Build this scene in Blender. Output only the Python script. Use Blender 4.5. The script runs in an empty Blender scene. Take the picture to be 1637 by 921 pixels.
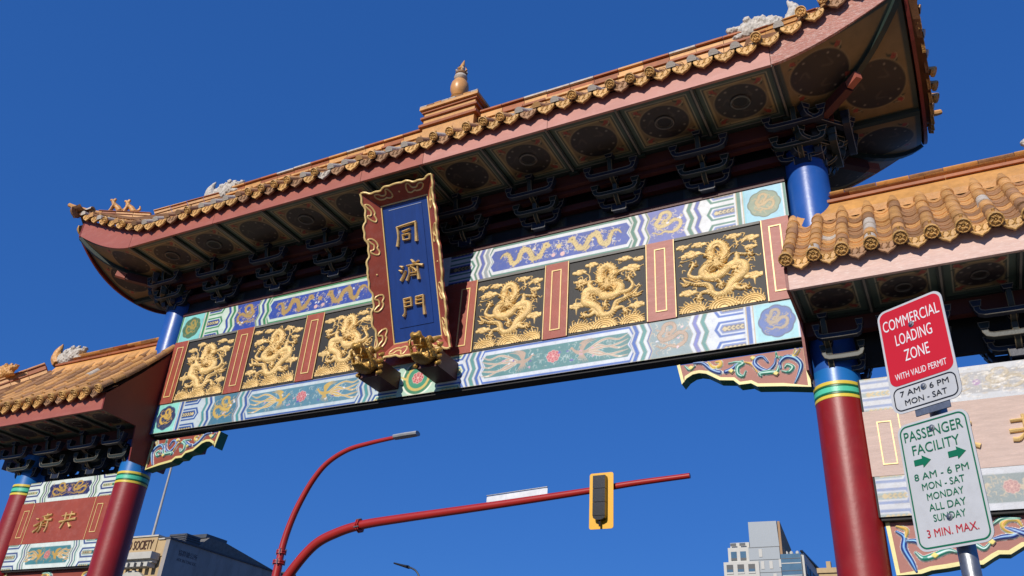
import bpy, math, random
import numpy as np
from mathutils import Vector, Matrix
random.seed(7); rng = np.random.RandomState(3)
SC = bpy.context.scene
COL = SC.collection
PI = math.pi
# ------------------------------------------------------------------ camera
CAMP = Vector((6.3151, -8.928, 1.6)); YAW, PITCH, ROLL, FPX = 0.5034, 0.5248, 0.0709, 1341.67
fw = Vector((-math.sin(YAW)*math.cos(PITCH), math.cos(YAW)*math.cos(PITCH), math.sin(PITCH)))
rt = Vector((math.cos(YAW), math.sin(YAW), 0)); up = rt.cross(fw)
r2 = rt*math.cos(ROLL)+up*math.sin(ROLL); u2 = up*math.cos(ROLL)-rt*math.sin(ROLL)
cam = bpy.data.cameras.new('camera'); camo = bpy.data.objects.new('camera', cam); COL.objects.link(camo)
camo.matrix_world = Matrix(((r2.x, u2.x, -fw.x, CAMP.x), (r2.y, u2.y, -fw.y, CAMP.y), (r2.z, u2.z, -fw.z, CAMP.z), (0, 0, 0, 1)))
cam.sensor_width = 36; cam.lens = FPX/1637*36; cam.clip_end = 2000; cam.clip_start = .05
SC.camera = camo
# ------------------------------------------------------------------ light
EL, AZ = math.radians(27.5), math.radians(4)
SUN = Vector((-math.sin(AZ)*math.cos(EL), -math.cos(AZ)*math.cos(EL), math.sin(EL)))
W = bpy.data.worlds.new('World'); SC.world = W; W.use_nodes = True
nt = W.node_tree; sky = nt.nodes.new('ShaderNodeTexSky'); sky.sky_type = 'NISHITA'; sky.sun_disc = False
sky.sun_elevation = EL; sky.sun_rotation = math.pi+AZ; sky.air_density = 1.0; sky.dust_density = 0.2; sky.ozone_density = 3.0; sky.altitude = 0
hs = nt.nodes.new('ShaderNodeHueSaturation'); hs.inputs['Saturation'].default_value = 1.25; hs.inputs['Value'].default_value = 1.0
gm = nt.nodes.new('ShaderNodeGamma'); gm.inputs[1].default_value = .4; tn = nt.nodes.new('ShaderNodeMix'); tn.data_type = 'RGBA'; tn.blend_type = 'MULTIPLY'; tn.inputs[0].default_value = 1; tn.inputs[7].default_value = (.34, .92, 2.3, 1)
nt.links.new(sky.outputs[0], hs.inputs['Color']); nt.links.new(hs.outputs[0], gm.inputs[0]); nt.links.new(gm.outputs[0], tn.inputs[6]); nt.links.new(tn.outputs[2], nt.nodes['Background'].inputs[0])
nt.nodes['Background'].inputs[1].default_value = .12
sl = bpy.data.lights.new('sun', 'SUN'); sl.energy = 4.3; sl.angle = math.radians(.53); sl.color = (1, .93, .83)
so = bpy.data.objects.new('sun', sl); COL.objects.link(so); so.rotation_euler = SUN.to_track_quat('Z', 'Y').to_euler()
SC.view_settings.view_transform = 'Standard'; SC.view_settings.look = 'None'; SC.view_settings.exposure = 0.0; SC.view_settings.gamma = 1
SC.cycles.max_bounces = 5

# ------------------------------------------------------------------ materials
def lin(c):
    if isinstance(c, str): c = [int(c[i:i+2], 16) for i in (0, 2, 4)]
    return tuple(((v/255)/12.92 if v/255 < .04045 else ((v/255+.055)/1.055)**2.4) for v in c)
MATS = {}
def mat(name, c=None, rough=.5, metal=0., var=.18, scale=3., bump=.15, bscale=40., attr=False, rnd=0., dirt=0., dirtc='6b5a48', stretch=None, emit=None, coat=0.):
    if name in MATS: return MATS[name]
    m = bpy.data.materials.new(name); m.use_nodes = True; t = m.node_tree; n = t.nodes; L = t.links
    b = n['Principled BSDF']; b.inputs['Roughness'].default_value = rough; b.inputs['Metallic'].default_value = metal
    b.inputs['Coat Weight'].default_value = coat
    tc = n.new('ShaderNodeTexCoord'); vec = tc.outputs['Object']
    if stretch:
        mp = n.new('ShaderNodeMapping'); mp.inputs['Scale'].default_value = stretch; L.new(vec, mp.inputs[0]); vec = mp.outputs[0]
    no = n.new('ShaderNodeTexNoise'); no.inputs['Scale'].default_value = scale; no.inputs['Detail'].default_value = 8; no.inputs['Roughness'].default_value = .65; L.new(vec, no.inputs[0])
    mr = n.new('ShaderNodeMapRange'); mr.inputs[1].default_value = .3; mr.inputs[2].default_value = .7; mr.inputs[3].default_value = 1-var; mr.inputs[4].default_value = 1+var; L.new(no.outputs[0], mr.inputs[0])
    val = mr.outputs[0]
    if rnd:
        oi = n.new('ShaderNodeObjectInfo'); m2 = n.new('ShaderNodeMapRange'); m2.inputs[3].default_value = 1-rnd; m2.inputs[4].default_value = 1+rnd; L.new(oi.outputs['Random'], m2.inputs[0])
        mu = n.new('ShaderNodeMath'); mu.operation = 'MULTIPLY'; L.new(val, mu.inputs[0]); L.new(m2.outputs[0], mu.inputs[1]); val = mu.outputs[0]
    mx = n.new('ShaderNodeMix'); mx.data_type = 'RGBA'; mx.blend_type = 'MULTIPLY'; mx.inputs[0].default_value = 1
    if attr:
        a = n.new('ShaderNodeAttribute'); a.attribute_name = 'Col'; L.new(a.outputs['Color'], mx.inputs[6])
    else: mx.inputs[6].default_value = (*lin(c), 1)
    L.new(val, mx.inputs[7]); colr = mx.outputs[2]
    if dirt:
        n3 = n.new('ShaderNodeTexNoise'); n3.inputs['Scale'].default_value = scale*2.7; n3.inputs['Detail'].default_value = 9; n3.inputs['Roughness'].default_value = .75; L.new(vec, n3.inputs[0])
        m3 = n.new('ShaderNodeMapRange'); m3.inputs[1].default_value = .5; m3.inputs[2].default_value = .72; m3.inputs[4].default_value = dirt; L.new(n3.outputs[0], m3.inputs[0])
        m4 = n.new('ShaderNodeMix'); m4.data_type = 'RGBA'; L.new(m3.outputs[0], m4.inputs[0]); L.new(colr, m4.inputs[6]); m4.inputs[7].default_value = (*lin(dirtc), 1); colr = m4.outputs[2]
    L.new(colr, b.inputs['Base Color'])
    if bump:
        nb = n.new('ShaderNodeTexNoise'); nb.inputs['Scale'].default_value = bscale; nb.inputs['Detail'].default_value = 4; L.new(vec, nb.inputs[0])
        bp = n.new('ShaderNodeBump'); bp.inputs['Strength'].default_value = bump; bp.inputs['Distance'].default_value = .01; L.new(nb.outputs[0], bp.inputs['Height']); L.new(bp.outputs[0], b.inputs['Normal'])
    MATS[name] = m; return m
M_paint = mat('painted_wood', attr=True, rough=.5, var=.14, scale=5, bump=.15, bscale=90, dirt=.38, dirtc='8a8478')
M_paintd = mat('painted_soffit', attr=True, rough=.55, var=.15, scale=5, bump=.1, bscale=90)
M_sign = mat('sign_print', attr=True, rough=.35, var=.02, bump=0)
M_red = mat('red_paint_board', '96422e', rough=.5, var=.15, scale=2.5, bump=.15, bscale=60, dirt=.22, dirtc='c08a80')
M_redfade = mat('faded_red_board', 'bfa79a', rough=.6, var=.12, scale=3, bump=.3, bscale=50, dirt=.55, dirtc='dcc0b2', stretch=(1, 1, 7))
M_redmid = mat('sun_bleached_red', 'a86a5e', rough=.55, var=.12, scale=3, bump=.2, bscale=60, dirt=.3, dirtc='cfa596', stretch=(1, 1, 4))
M_peel = mat('peeling_paint', 'bb7f70', rough=.7, var=.25, scale=6, bump=.8, bscale=55, dirt=1, dirtc='efe0d4', stretch=(1.2, 1, 8))
M_fascia = mat('fascia_pink_red', 'a05848', rough=.5, var=.1, scale=1.6, bump=.12, bscale=60, dirt=.3, dirtc='bc8474', stretch=(1, 1, 3))
M_fascr = mat('fascia_sun_faded', 'b87a6c', rough=.5, var=.1, scale=1.6, bump=.15, bscale=60, dirt=.4, dirtc='d0a094', stretch=(1, 1, 3))
M_bleach = mat('bleached_fascia', 'd3b0a2', rough=.6, var=.1, scale=3, bump=.3, bscale=50, dirt=.8, dirtc='ecdcd0', stretch=(1.5, 1, 9))
M_darkred = mat('dark_red_beam', '4c1f1a', rough=.55, var=.15, scale=4)
M_gable = mat('gable_red', '7a2e23', rough=.5, var=.12, scale=2)
M_pred = mat('pillar_red', '8a1510', rough=.42, var=.16, scale=2, bump=.12, bscale=22, coat=.06, dirt=.12, dirtc='8e5a50')
M_pblue = mat('pillar_blue', '2254a2', rough=.34, var=.12, scale=2, bump=.12, bscale=22, coat=.12, dirt=.1, dirtc='7d8fc0')
M_pblue2 = mat('pillar_collar_blue', '1f6db5', rough=.35, var=.06, scale=2, bump=.05, coat=.2)
M_yel = mat('band_yellow', 'd8bf42', rough=.4, var=.08); M_dgr = mat('band_dark_green', '0f5a34', rough=.4); M_turq = mat('band_turquoise', '4fbf9a', rough=.4)
M_gold = mat('gold_paint', 'dfbd7c', rough=.42, metal=.1, var=.2, scale=9, bump=.5, bscale=90, dirt=.2, dirtc='94743c')
M_goldl = mat('gold_line', 'e0c07c', rough=.42, metal=.08, var=.12, scale=9, bump=.1)
M_black = mat('panel_black', '1e1b18', rough=.6, var=.15, scale=6)
M_blueb = mat('board_blue', '15397c', rough=.42, var=.16, scale=2.2, bump=.12, stretch=(6, 1, 1), coat=.1)
M_tile = mat('glazed_tile', 'c4935a', rough=.5, var=.3, scale=14, bump=.5, bscale=60, rnd=.22, dirt=.65, dirtc='967a60')
M_tiled = mat('weathered_tile', '9c7450', rough=.65, var=.3, scale=14, bump=.4, bscale=60, rnd=.22, dirt=.8, dirtc='6d5646')
M_tilew = mat('bare_tile', 'bdb3a6', rough=.7, var=.25, scale=18, bump=.4, bscale=60, dirt=.5, dirtc='8a7d70')
M_cap = mat('tile_end_relief', 'cfa05c', rough=.5, var=.25, scale=20, bump=.7, bscale=55, rnd=.15, dirt=.6, dirtc='7c5a2c')
M_terra = mat('terracotta', '9f5a2e', rough=.6, var=.2, scale=8, rnd=.2, dirt=.5, dirtc='7a4a38')
M_ridge = mat('ridge_glaze', 'cc9655', rough=.5, var=.2, scale=6, bump=.25, rnd=.1, dirt=.4, dirtc='a0704c')
M_mortar = mat('roof_deck_clay', '7d5638', rough=.8, var=.2, scale=8)
M_white = mat('eroded_white', 'c4bdb2', rough=.85, var=.35, scale=16, bump=1, bscale=30, dirt=.9, dirtc='6d665c')
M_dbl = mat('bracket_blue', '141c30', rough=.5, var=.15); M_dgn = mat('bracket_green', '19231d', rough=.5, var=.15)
M_line = mat('bracket_edge_line', '7c776c', rough=.5, var=.1)
M_rail = mat('soffit_rail_green', '28352f', rough=.5, var=.15)
M_dark = mat('dark_timber', '1c1b1a', rough=.7, var=.2)
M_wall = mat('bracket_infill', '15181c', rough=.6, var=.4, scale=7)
M_green = mat('edge_green', '1e6b4a', rough=.45); M_cream = mat('edge_cream_yellow', 'd9cd84', rough=.45, var=.08, dirt=.15)
M_mast = mat('red_mast_paint', 'a3231c', rough=.4, var=.08, scale=3, bump=.06, coat=.2)
M_steel = mat('galvanised_steel', '8c8f92', rough=.42, metal=.8, var=.2, scale=25, bump=.15)
M_sback = mat('sign_back_metal', '9a9c9e', rough=.5, metal=.6)
M_sblk = mat('signal_black', '15161a', rough=.3, var=.1, coat=.3); M_syel = mat('signal_yellow', 'e0a818', rough=.4, var=.05)

# ------------------------------------------------------------------ objects
def tag(o, label=None, cat=None, group=None, kind=None):
    if label: o['label'] = label
    if cat: o['category'] = cat
    if group: o['group'] = group
    if kind: o['kind'] = kind
    return o
def root(name, loc=(0, 0, 0)):
    o = bpy.data.objects.new(name, None); COL.objects.link(o); o.location = loc; o.empty_display_size = .2; return o
def link(name, me, parent=None, loc=None, rot=None):
    o = bpy.data.objects.new(name, me); COL.objects.link(o)
    if parent is not None:
        o.parent = parent
        if parent.type == 'EMPTY' and parent.parent is None: o.matrix_parent_inverse = Matrix.Translation(-Vector(parent.location))
    if loc is not None: o.location = loc
    if rot is not None: o.rotation_euler = rot
    return o
class MB:
    def __init__(s): s.v = []; s.f = []; s.m = []; s.mats = []
    def mi(s, m):
        if m not in s.mats: s.mats.append(m)
        return s.mats.index(m)
    def add(s, vs, fs, m):
        k = len(s.v); i = s.mi(m); s.v += [tuple(v) for v in vs]
        for f in fs: s.f.append(tuple(k+a for a in f)); s.m.append(i)
        return s
    def hexa(s, p, m):
        return s.add(p, [(0, 3, 2, 1), (4, 5, 6, 7), (0, 1, 5, 4), (1, 2, 6, 5), (2, 3, 7, 6), (3, 0, 4, 7)], m)
    def box(s, x0, x1, y0, y1, z0, z1, m):
        return s.hexa([(x0, y0, z0), (x1, y0, z0), (x1, y1, z0), (x0, y1, z0), (x0, y0, z1), (x1, y0, z1), (x1, y1, z1), (x0, y1, z1)], m)
    def prism(s, poly, fmap, d0, d1, m, mside=None):
        n = len(poly); vs = [fmap(a, b, d0) for a, b in poly]+[fmap(a, b, d1) for a, b in poly]
        s.add(vs, [tuple(range(n-1, -1, -1)), tuple(range(n, 2*n))], m)
        s.add(vs, [(i, (i+1) % n, (i+1) % n+n, i+n) for i in range(n)], mside or m); return s
    def sweep(s, pts, sec, m, up=(0, 0, 1), closed=False, caps=True):
        # sec: function(i)->list of (side, up) offsets or list
        P = [Vector(p) for p in pts]; n = len(P); vs = []; k = None
        for i in range(n):
            if closed: t = P[(i+1) % n]-P[i-1]
            else: t = P[min(i+1, n-1)]-P[max(i-1, 0)]
            t.normalize(); U = Vector(up); sd = t.cross(U)
            if sd.length < 1e-4: sd = t.cross(Vector((0, 1, 0)))
            sd.normalize(); uu = sd.cross(t)
            sc = sec(i/(n-1)) if callable(sec) else sec
            k = len(sc); vs += [P[i]+sd*a+uu*b for a, b in sc]
        fs = []
        for i in range(n if closed else n-1):
            j = (i+1) % n
            for q in range(k): fs.append((i*k+q, i*k+(q+1) % k, j*k+(q+1) % k, j*k+q))
        if caps and not closed: fs += [tuple(range(k-1, -1, -1)), tuple((n-1)*k+q for q in range(k))]
        return s.add(vs, fs, m)
    def tube(s, pts, r, m, n=8, up=(0, 0, 1), closed=False):
        f = (lambda t: [((r(t) if callable(r) else r)*math.cos(2*PI*q/n), (r(t) if callable(r) else r)*math.sin(2*PI*q/n)) for q in range(n)])
        return s.sweep(pts, f, m, up, closed)
    def lathe(s, c, prof, m, n=24):
        vs = []; k = len(prof)
        for r, z in prof: vs += [(c[0]+r*math.cos(2*PI*q/n), c[1]+r*math.sin(2*PI*q/n), c[2]+z) for q in range(n)]
        fs = [(i*n+q, i*n+(q+1) % n, (i+1)*n+(q+1) % n, (i+1)*n+q) for i in range(k-1) for q in range(n)]
        fs += [tuple(range(n-1, -1, -1)), tuple((k-1)*n+q for q in range(n))]
        return s.add(vs, fs, m)
    def mesh(s, name, smooth=35):
        me = bpy.data.meshes.new(name); me.from_pydata(s.v, [], s.f)
        for m in s.mats: me.materials.append(m)
        me.polygons.foreach_set('material_index', s.m)
        if smooth:
            me.polygons.foreach_set('use_smooth', [True]*len(me.polygons)); me.set_sharp_from_angle(angle=math.radians(smooth))
        me.update(); return me
    def build(s, name, parent=None, smooth=35, **k): return link(name, s.mesh(name, smooth), parent, **k)
def rect(w, h): return [(-w/2, -h/2), (w/2, -h/2), (w/2, h/2), (-w/2, h/2)]
def cr(pts, step):
    P = np.array(pts, float)
    if len(P) == 2:
        n = max(2, int(np.linalg.norm(P[1]-P[0])/step)+1); return np.linspace(P[0], P[1], n), np.linspace(0, 1, n)
    Q = np.vstack([2*P[0]-P[1], P, 2*P[-1]-P[-2]]); out = []; ts = []
    for i in range(1, len(Q)-2):
        n = max(2, int(np.linalg.norm(Q[i+1]-Q[i])*1.2/step)+1)
        for t in np.linspace(0, 1, n, endpoint=(i == len(Q)-3)):
            out.append(.5*((2*Q[i])+(-Q[i-1]+Q[i+1])*t+(2*Q[i-1]-5*Q[i]+4*Q[i+1]-Q[i+2])*t*t+(-Q[i-1]+3*Q[i]-3*Q[i+1]+Q[i+2])*t**3)); ts.append((i-1+t)/(len(P)-1))
    return np.array(out), np.array(ts)
class Paint:
    """a rectangle of fine grid cells carrying print colours and, where carved, relief height"""
    def __init__(s, a0, a1, b0, b1, res, bg='ffffff'):
        s.a0, s.b0, s.res = a0, b0, res; s.nx = int(round((a1-a0)/res))+1; s.ny = int(round((b1-b0)/res))+1
        s.rx = (a1-a0)/(s.nx-1); s.ry = (b1-b0)/(s.ny-1)
        s.c = np.ones((s.ny, s.nx, 3))*np.array(lin(bg)); s.h = np.zeros((s.ny, s.nx)); s.mk = np.zeros((s.ny, s.nx))
        s.A = a0+np.arange(s.nx)*s.rx; s.B = b0+np.arange(s.ny)*s.ry
    def win(s, x0, x1, y0, y1):
        i0 = max(0, int((x0-s.a0)/s.rx)-1); i1 = min(s.nx, int((x1-s.a0)/s.rx)+3); j0 = max(0, int((y0-s.b0)/s.ry)-1); j1 = min(s.ny, int((y1-s.b0)/s.ry)+3)
        return (slice(j0, j1), slice(i0, i1)) if i1 > i0 and j1 > j0 else None
    def put(s, w, cov, col):
        if col is None: return
        s.c[w] += (np.array(lin(col))-s.c[w])*cov[..., None]; 
    def stroke(s, pts, r, col=None, H=0., prof=.5, ribs=0):
        P, T = cr(pts, s.res*.7); rr = np.interp(T, np.linspace(0, 1, len(r)), r) if hasattr(r, '__len__') else np.full(len(P), r)
        x0, y0 = P.min(0)-rr.max(); x1, y1 = P.max(0)+rr.max(); w = s.win(x0, x1, y0, y1)
        if w is None: return s
        cov = np.zeros_like(s.h[w]); hh = np.zeros_like(cov); ja, ia = w[0].start, w[1].start
        AX, BY = s.A, s.B
        for (px, py), q, t in zip(P, rr, T):
            v = s.win(px-q-s.res, px+q+s.res, py-q-s.res, py+q+s.res)
            if v is None: continue
            d = np.hypot(AX[v[1]][None, :]-px, BY[v[0]][:, None]-py)
            lv = (slice(v[0].start-ja, v[0].stop-ja), slice(v[1].start-ia, v[1].stop-ia))
            if lv[0].start < 0 or lv[1].start < 0: continue
            sub = cov[lv]
            if sub.shape != d.shape: d = d[:sub.shape[0], :sub.shape[1]]
            np.maximum(sub, np.clip((q-d)/s.res+.5, 0, 1), out=sub)
            if H:
                k = np.clip(1-(d/max(q, 1e-4))**2, 0, 1)**prof
                if ribs: k = k*(1-.22*(.5+.5*math.sin(t*ribs*2*PI)))
                np.maximum(hh[lv], k*H, out=hh[lv])
        s.put(w, cov, col)
        if H: s.h[w] = np.maximum(s.h[w], hh)
        s.mk[w] = np.maximum(s.mk[w], cov); return s
    def poly(s, pts, col, H=0.):
        P = np.array(pts, float); w = s.win(P[:, 0].min(), P[:, 0].max(), P[:, 1].min(), P[:, 1].max())
        if w is None: return s
        X, Y = np.meshgrid(s.A[w[1]], s.B[w[0]]); ins = np.zeros(X.shape, bool); dm = np.full(X.shape, 1e9)
        for i in range(len(P)):
            a, b = P[i-1], P[i]; c = (a[1] > Y) != (b[1] > Y)
            with np.errstate(divide='ignore', invalid='ignore'): xs = a[0]+(Y-a[1])/(b[1]-a[1]+1e-12)*(b[0]-a[0])
            ins ^= c & (X < xs)
            e = b-a; tt = np.clip(((X-a[0])*e[0]+(Y-a[1])*e[1])/(e@e+1e-12), 0, 1); dm = np.minimum(dm, np.hypot(X-a[0]-tt*e[0], Y-a[1]-tt*e[1]))
        cov = np.clip(np.where(ins, dm, -dm)/s.res+.5, 0, 1); s.put(w, cov, col)
        if H: s.h[w] = np.maximum(s.h[w], H*(cov > .5))
        s.mk[w] = np.maximum(s.mk[w], cov); return s
    def rect(s, a, b, c, d, col, H=0.): return s.poly([(a, c), (b, c), (b, d), (a, d)], col, H)
    def disc(s, x, y, r, col=None, H=0., lobes=0, amp=.1, sx=1., prof=.5):
        w = s.win(x-r*1.3*sx, x+r*1.3*sx, y-r*1.3, y+r*1.3)
        if w is None: return s
        X, Y = np.meshgrid((s.A[w[1]]-x)/sx, s.B[w[0]]-y); d = np.hypot(X, Y); R = r*(1+(amp*np.abs(np.cos(lobes*.5*np.arctan2(Y, X))) if lobes else 0))
        cov = np.clip((R-d)/s.res+.5, 0, 1); s.put(w, cov, col)
        if H: s.h[w] = np.maximum(s.h[w], H*np.clip(1-(d/R)**2, 0, 1)**prof)
        s.mk[w] = np.maximum(s.mk[w], cov); return s
    def mesh(s, name, fmap, m, relief=False, flip=False, base=-.003):
        A, B = np.meshgrid(s.A, s.B); X, Y, Z = fmap(A, B, np.where(s.h > 0, s.h, base) if relief else s.h)
        co = np.stack([X, Y, Z], -1).reshape(-1, 3); idx = np.arange(s.nx*s.ny).reshape(s.ny, s.nx)
        q = np.stack([idx[:-1, :-1], idx[:-1, 1:], idx[1:, 1:], idx[1:, :-1]], -1).reshape(-1, 4)
        if relief is True:
            k = (s.h > 0).reshape(-1); q = q[k[q].any(1)]
        elif relief == 'mask':
            k = (s.mk > .5).reshape(-1); q = q[k[q].all(1)]
        if flip: q = q[:, ::-1]
        us, inv = np.unique(q, return_inverse=True); co = co[us]; q = inv.reshape(-1, 4); cc = s.c.reshape(-1, 3)[us]
        me = bpy.data.meshes.new(name); me.vertices.add(len(co)); me.vertices.foreach_set('co', co.astype(np.float32).ravel())
        me.loops.add(q.size); me.loops.foreach_set('vertex_index', q.astype(np.int32).ravel())
        me.polygons.add(len(q)); me.polygons.foreach_set('loop_start', np.arange(0, q.size, 4, dtype=np.int32))
        try: me.polygons.foreach_set('loop_total', np.full(len(q), 4, dtype=np.int32))
        except Exception: pass
        me.update(calc_edges=True); me.polygons.foreach_set('use_smooth', np.ones(len(q), bool))
        at = me.color_attributes.new('Col', 'FLOAT_COLOR', 'POINT'); at.data.foreach_set('color', np.hstack([cc, np.ones((len(cc), 1))]).astype(np.float32).ravel())
        me.materials.append(m); me.validate(); return me
def front(y0, sg=1):
    return lambda a, b, h: (sg*a, y0-h+0*a, b)
def text(body, w, h, fmap, m, name='lettering', ext=.004, parent=None, bevel=0.):
    """letters fitted to a w x h box whose lower left corner is (0,0) of fmap"""
    cu = bpy.data.curves.new(name, 'FONT'); cu.body = body; cu.size = 1; cu.extrude = .01; cu.resolution_u = 3
    o = bpy.data.objects.new(name, cu); COL.objects.link(o); dg = bpy.context.evaluated_depsgraph_get(); dg.update()
    me = bpy.data.meshes.new_from_object(o.evaluated_get(dg)); bpy.data.objects.remove(o)
    n = len(me.vertices); co = np.zeros(n*3); me.vertices.foreach_get('co', co); co = co.reshape(-1, 3)
    mn, mxx = co.min(0), co.max(0); a = (co[:, 0]-mn[0])/(mxx[0]-mn[0])*w; b = (co[:, 1]-mn[1])/(mxx[1]-mn[1])*h; d = np.where(co[:, 2] > 0, ext, -.001)
    out = np.array([fmap(x, y, z) for x, y, z in zip(a, b, d)]); me.vertices.foreach_set('co', out.ravel()); me.materials.clear(); me.materials.append(m); me.update()
    return link(name, me, parent)
def brush(mb, pts, w, fmap, m, H=.03):
    """one raised calligraphic stroke with a ridge along its middle"""
    P, T = cr(pts, .02); n = len(P); vs = []; fs = []
    ww = np.interp(T, np.linspace(0, 1, len(w)), w)
    for i in range(n):
        t = P[min(i+1, n-1)]-P[max(i-1, 0)]; t = t/(np.linalg.norm(t)+1e-9); s = np.array([-t[1], t[0]]); q = ww[i]
        for k, hh in ((-1, -.002), (-.75, H*.7), (0, H), (.75, H*.7), (1, -.002)): p = P[i]+s*q*k; vs.append(fmap(p[0], p[1], hh))
    for i in range(n-1):
        for k in range(4): fs.append((i*5+k, i*5+k+1, i*5+5+k+1, i*5+5+k))
    fs += [tuple(range(5)), tuple((n-1)*5+k for k in range(4, -1, -1))]
    mb.add(vs, fs, m)
def blob(name, parts, m, parent=None, vox=.012, disp=.006, dscale=18., loc=None, rot=None):
    """ellipsoids and tapered tubes fused into one carved body"""
    mb = MB()
    for p in parts:
        if p[0] == 'e':
            c, r = Vector(p[1]), p[2]; vs = []; nn = 12; kk = 8
            for i in range(1, kk):
                th = PI*i/kk; vs += [(c.x+r[0]*math.sin(th)*math.cos(2*PI*q/nn), c.y+r[1]*math.sin(th)*math.sin(2*PI*q/nn), c.z-r[2]*math.cos(th)) for q in range(nn)]
            fs = [(i*nn+q, i*nn+(q+1) % nn, (i+1)*nn+(q+1) % nn, (i+1)*nn+q) for i in range(kk-2) for q in range(nn)]+[tuple(range(nn-1, -1, -1)), tuple((kk-2)*nn+q for q in range(nn))]
            mb.add(vs, fs, m)
        else: mb.tube([Vector(q) for q in cr(p[1], .02)[0]], (lambda t, r=p[2]: float(np.interp(t, np.linspace(0, 1, len(r)), r))), m, 8, up=(0, 1, .01))
    me = mb.mesh(name, 0); o = bpy.data.objects.new(name, me); COL.objects.link(o)
    md = o.modifiers.new('r', 'REMESH'); md.mode = 'VOXEL'; md.voxel_size = vox
    dg = bpy.context.evaluated_depsgraph_get(); dg.update(); m2 = bpy.data.meshes.new_from_object(o.evaluated_get(dg)); bpy.data.objects.remove(o); m2.name = name
    n = len(m2.vertices); co = np.zeros(n*3); m2.vertices.foreach_get('co', co); co = co.reshape(-1, 3); no = np.zeros(n*3); m2.vertices.foreach_get('normal', no); no = no.reshape(-1, 3)
    s = np.sin(co[:, 0]*dscale*2.1+1)*np.sin(co[:, 1]*dscale*2.7+2)*np.sin(co[:, 2]*dscale*2.9)+.6*np.sin(co[:, 0]*dscale*5.3+co[:, 2]*dscale*4.1)*np.sin(co[:, 2]*dscale*6-co[:, 1]*dscale*3)
    m2.vertices.foreach_set('co', (co+no*s[:, None]*disp).ravel()); m2.materials.clear(); m2.materials.append(m)
    m2.polygons.foreach_set('use_smooth', [True]*len(m2.polygons)); m2.update()
    return link(name, m2, parent, loc, rot)

# ================================================================== SETTING
M_asph = mat('asphalt', '333436', rough=.9, var=.2, scale=2, bump=.3); M_conc = mat('pavement_concrete', '6a665f', rough=.85, var=.12, scale=2, bump=.2)
M_kerb = mat('kerb_granite', '86837e', rough=.8); M_roadw = mat('road_marking_white', 'd8d8d2', rough=.7)
M_gnd = mat('city_ground', '4c4943', rough=.95, var=.15, scale=.05)
tag(MB().box(-900, 900, -900, 900, -1, -.03, M_gnd).build('ground'), 'grey city ground stretching to the horizon', None, kind='structure')
tag(MB().box(-5.0, 5.0, -60, 160, -.5, 0, M_asph).build('road'), 'asphalt road running under the gate', kind='structure')
for s in (-1, 1):
    a, b = (5.15, 16) if s > 0 else (-16, -5.15)
    tag(MB().box(a, b, -60, 160, -.5, .13, M_conc).build('pavement'), 'concrete pavement on the %s side of the road' % ('right' if s > 0 else 'left'), kind='structure')
    a, b = (5.0, 5.15) if s > 0 else (-5.15, -5.0)
    tag(MB().box(a, b, -60, 160, -.5, .135, M_kerb).build('kerb'), 'granite kerb on the %s side of the road' % ('right' if s > 0 else 'left'), kind='structure')
mk = MB()
for i in range(-10, 26): mk.box(-.06, .06, i*6, i*6+3, .001, .005, M_roadw)
tag(mk.build('road_marking'), 'broken white centre line on the road', kind='structure')

# ================================================================== THE GATE
YC = .133
G = tag(root('ceremonial_gate'), 'tall Chinese gate with orange tiled roofs and gold dragon panels across the road', 'gate')
# ---------------------------------------------------------------- pillars
pil = MB().lathe((0, 0, 0), [(.25, .5), (.25, 5.27)], M_pred, 40)
pil.lathe((0, 0, 0), [(.42, .13), (.42, .2), (.36, .3), (.38, .42), (.3, .5)], M_conc, 32); pil.lathe((0, 0, 0), [(.2501, 5.262), (.2501, 5.61)], M_pblue2, 40); pil.lathe((0, 0, 0), [(.25, 5.605), (.25, 8.85)], M_pblue, 40)
pilm = pil.mesh('pillar'); pilo = MB().lathe((0, 0, 0), [(.25, .5), (.25, 5.27)], M_pred, 40).lathe((0, 0, 0), [(.42, .13), (.42, .2), (.36, .3), (.38, .42), (.3, .5)], M_conc, 32).lathe((0, 0, 0), [(.2501, 5.262), (.2501, 6.0)], M_pblue2, 40).mesh('pillar_outer')
bands = [('yellow_band', M_yel, 5.262, 5.30), ('green_band', M_dgr, 5.30, 5.325), ('turquoise_band', M_turq, 5.325, 5.385), ('green_band', M_dgr, 5.385, 5.41), ('yellow_band', M_yel, 5.41, 5.45)]
bm_ = [(n, MB().lathe((0, 0, 0), [(.2512, a), (.2545, a+.004), (.2545, b-.004), (.2512, b)], m, 40).mesh(n)) for n, m, a, b in bands]
for x, me in ((-5.461, pilm), (5.461, pilm), (-8.1, pilo), (8.1, pilo)):
    p = link('pillar', me, G, (x, YC, 0)); 
    for n, b in bm_: link(n, b, p)
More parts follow.
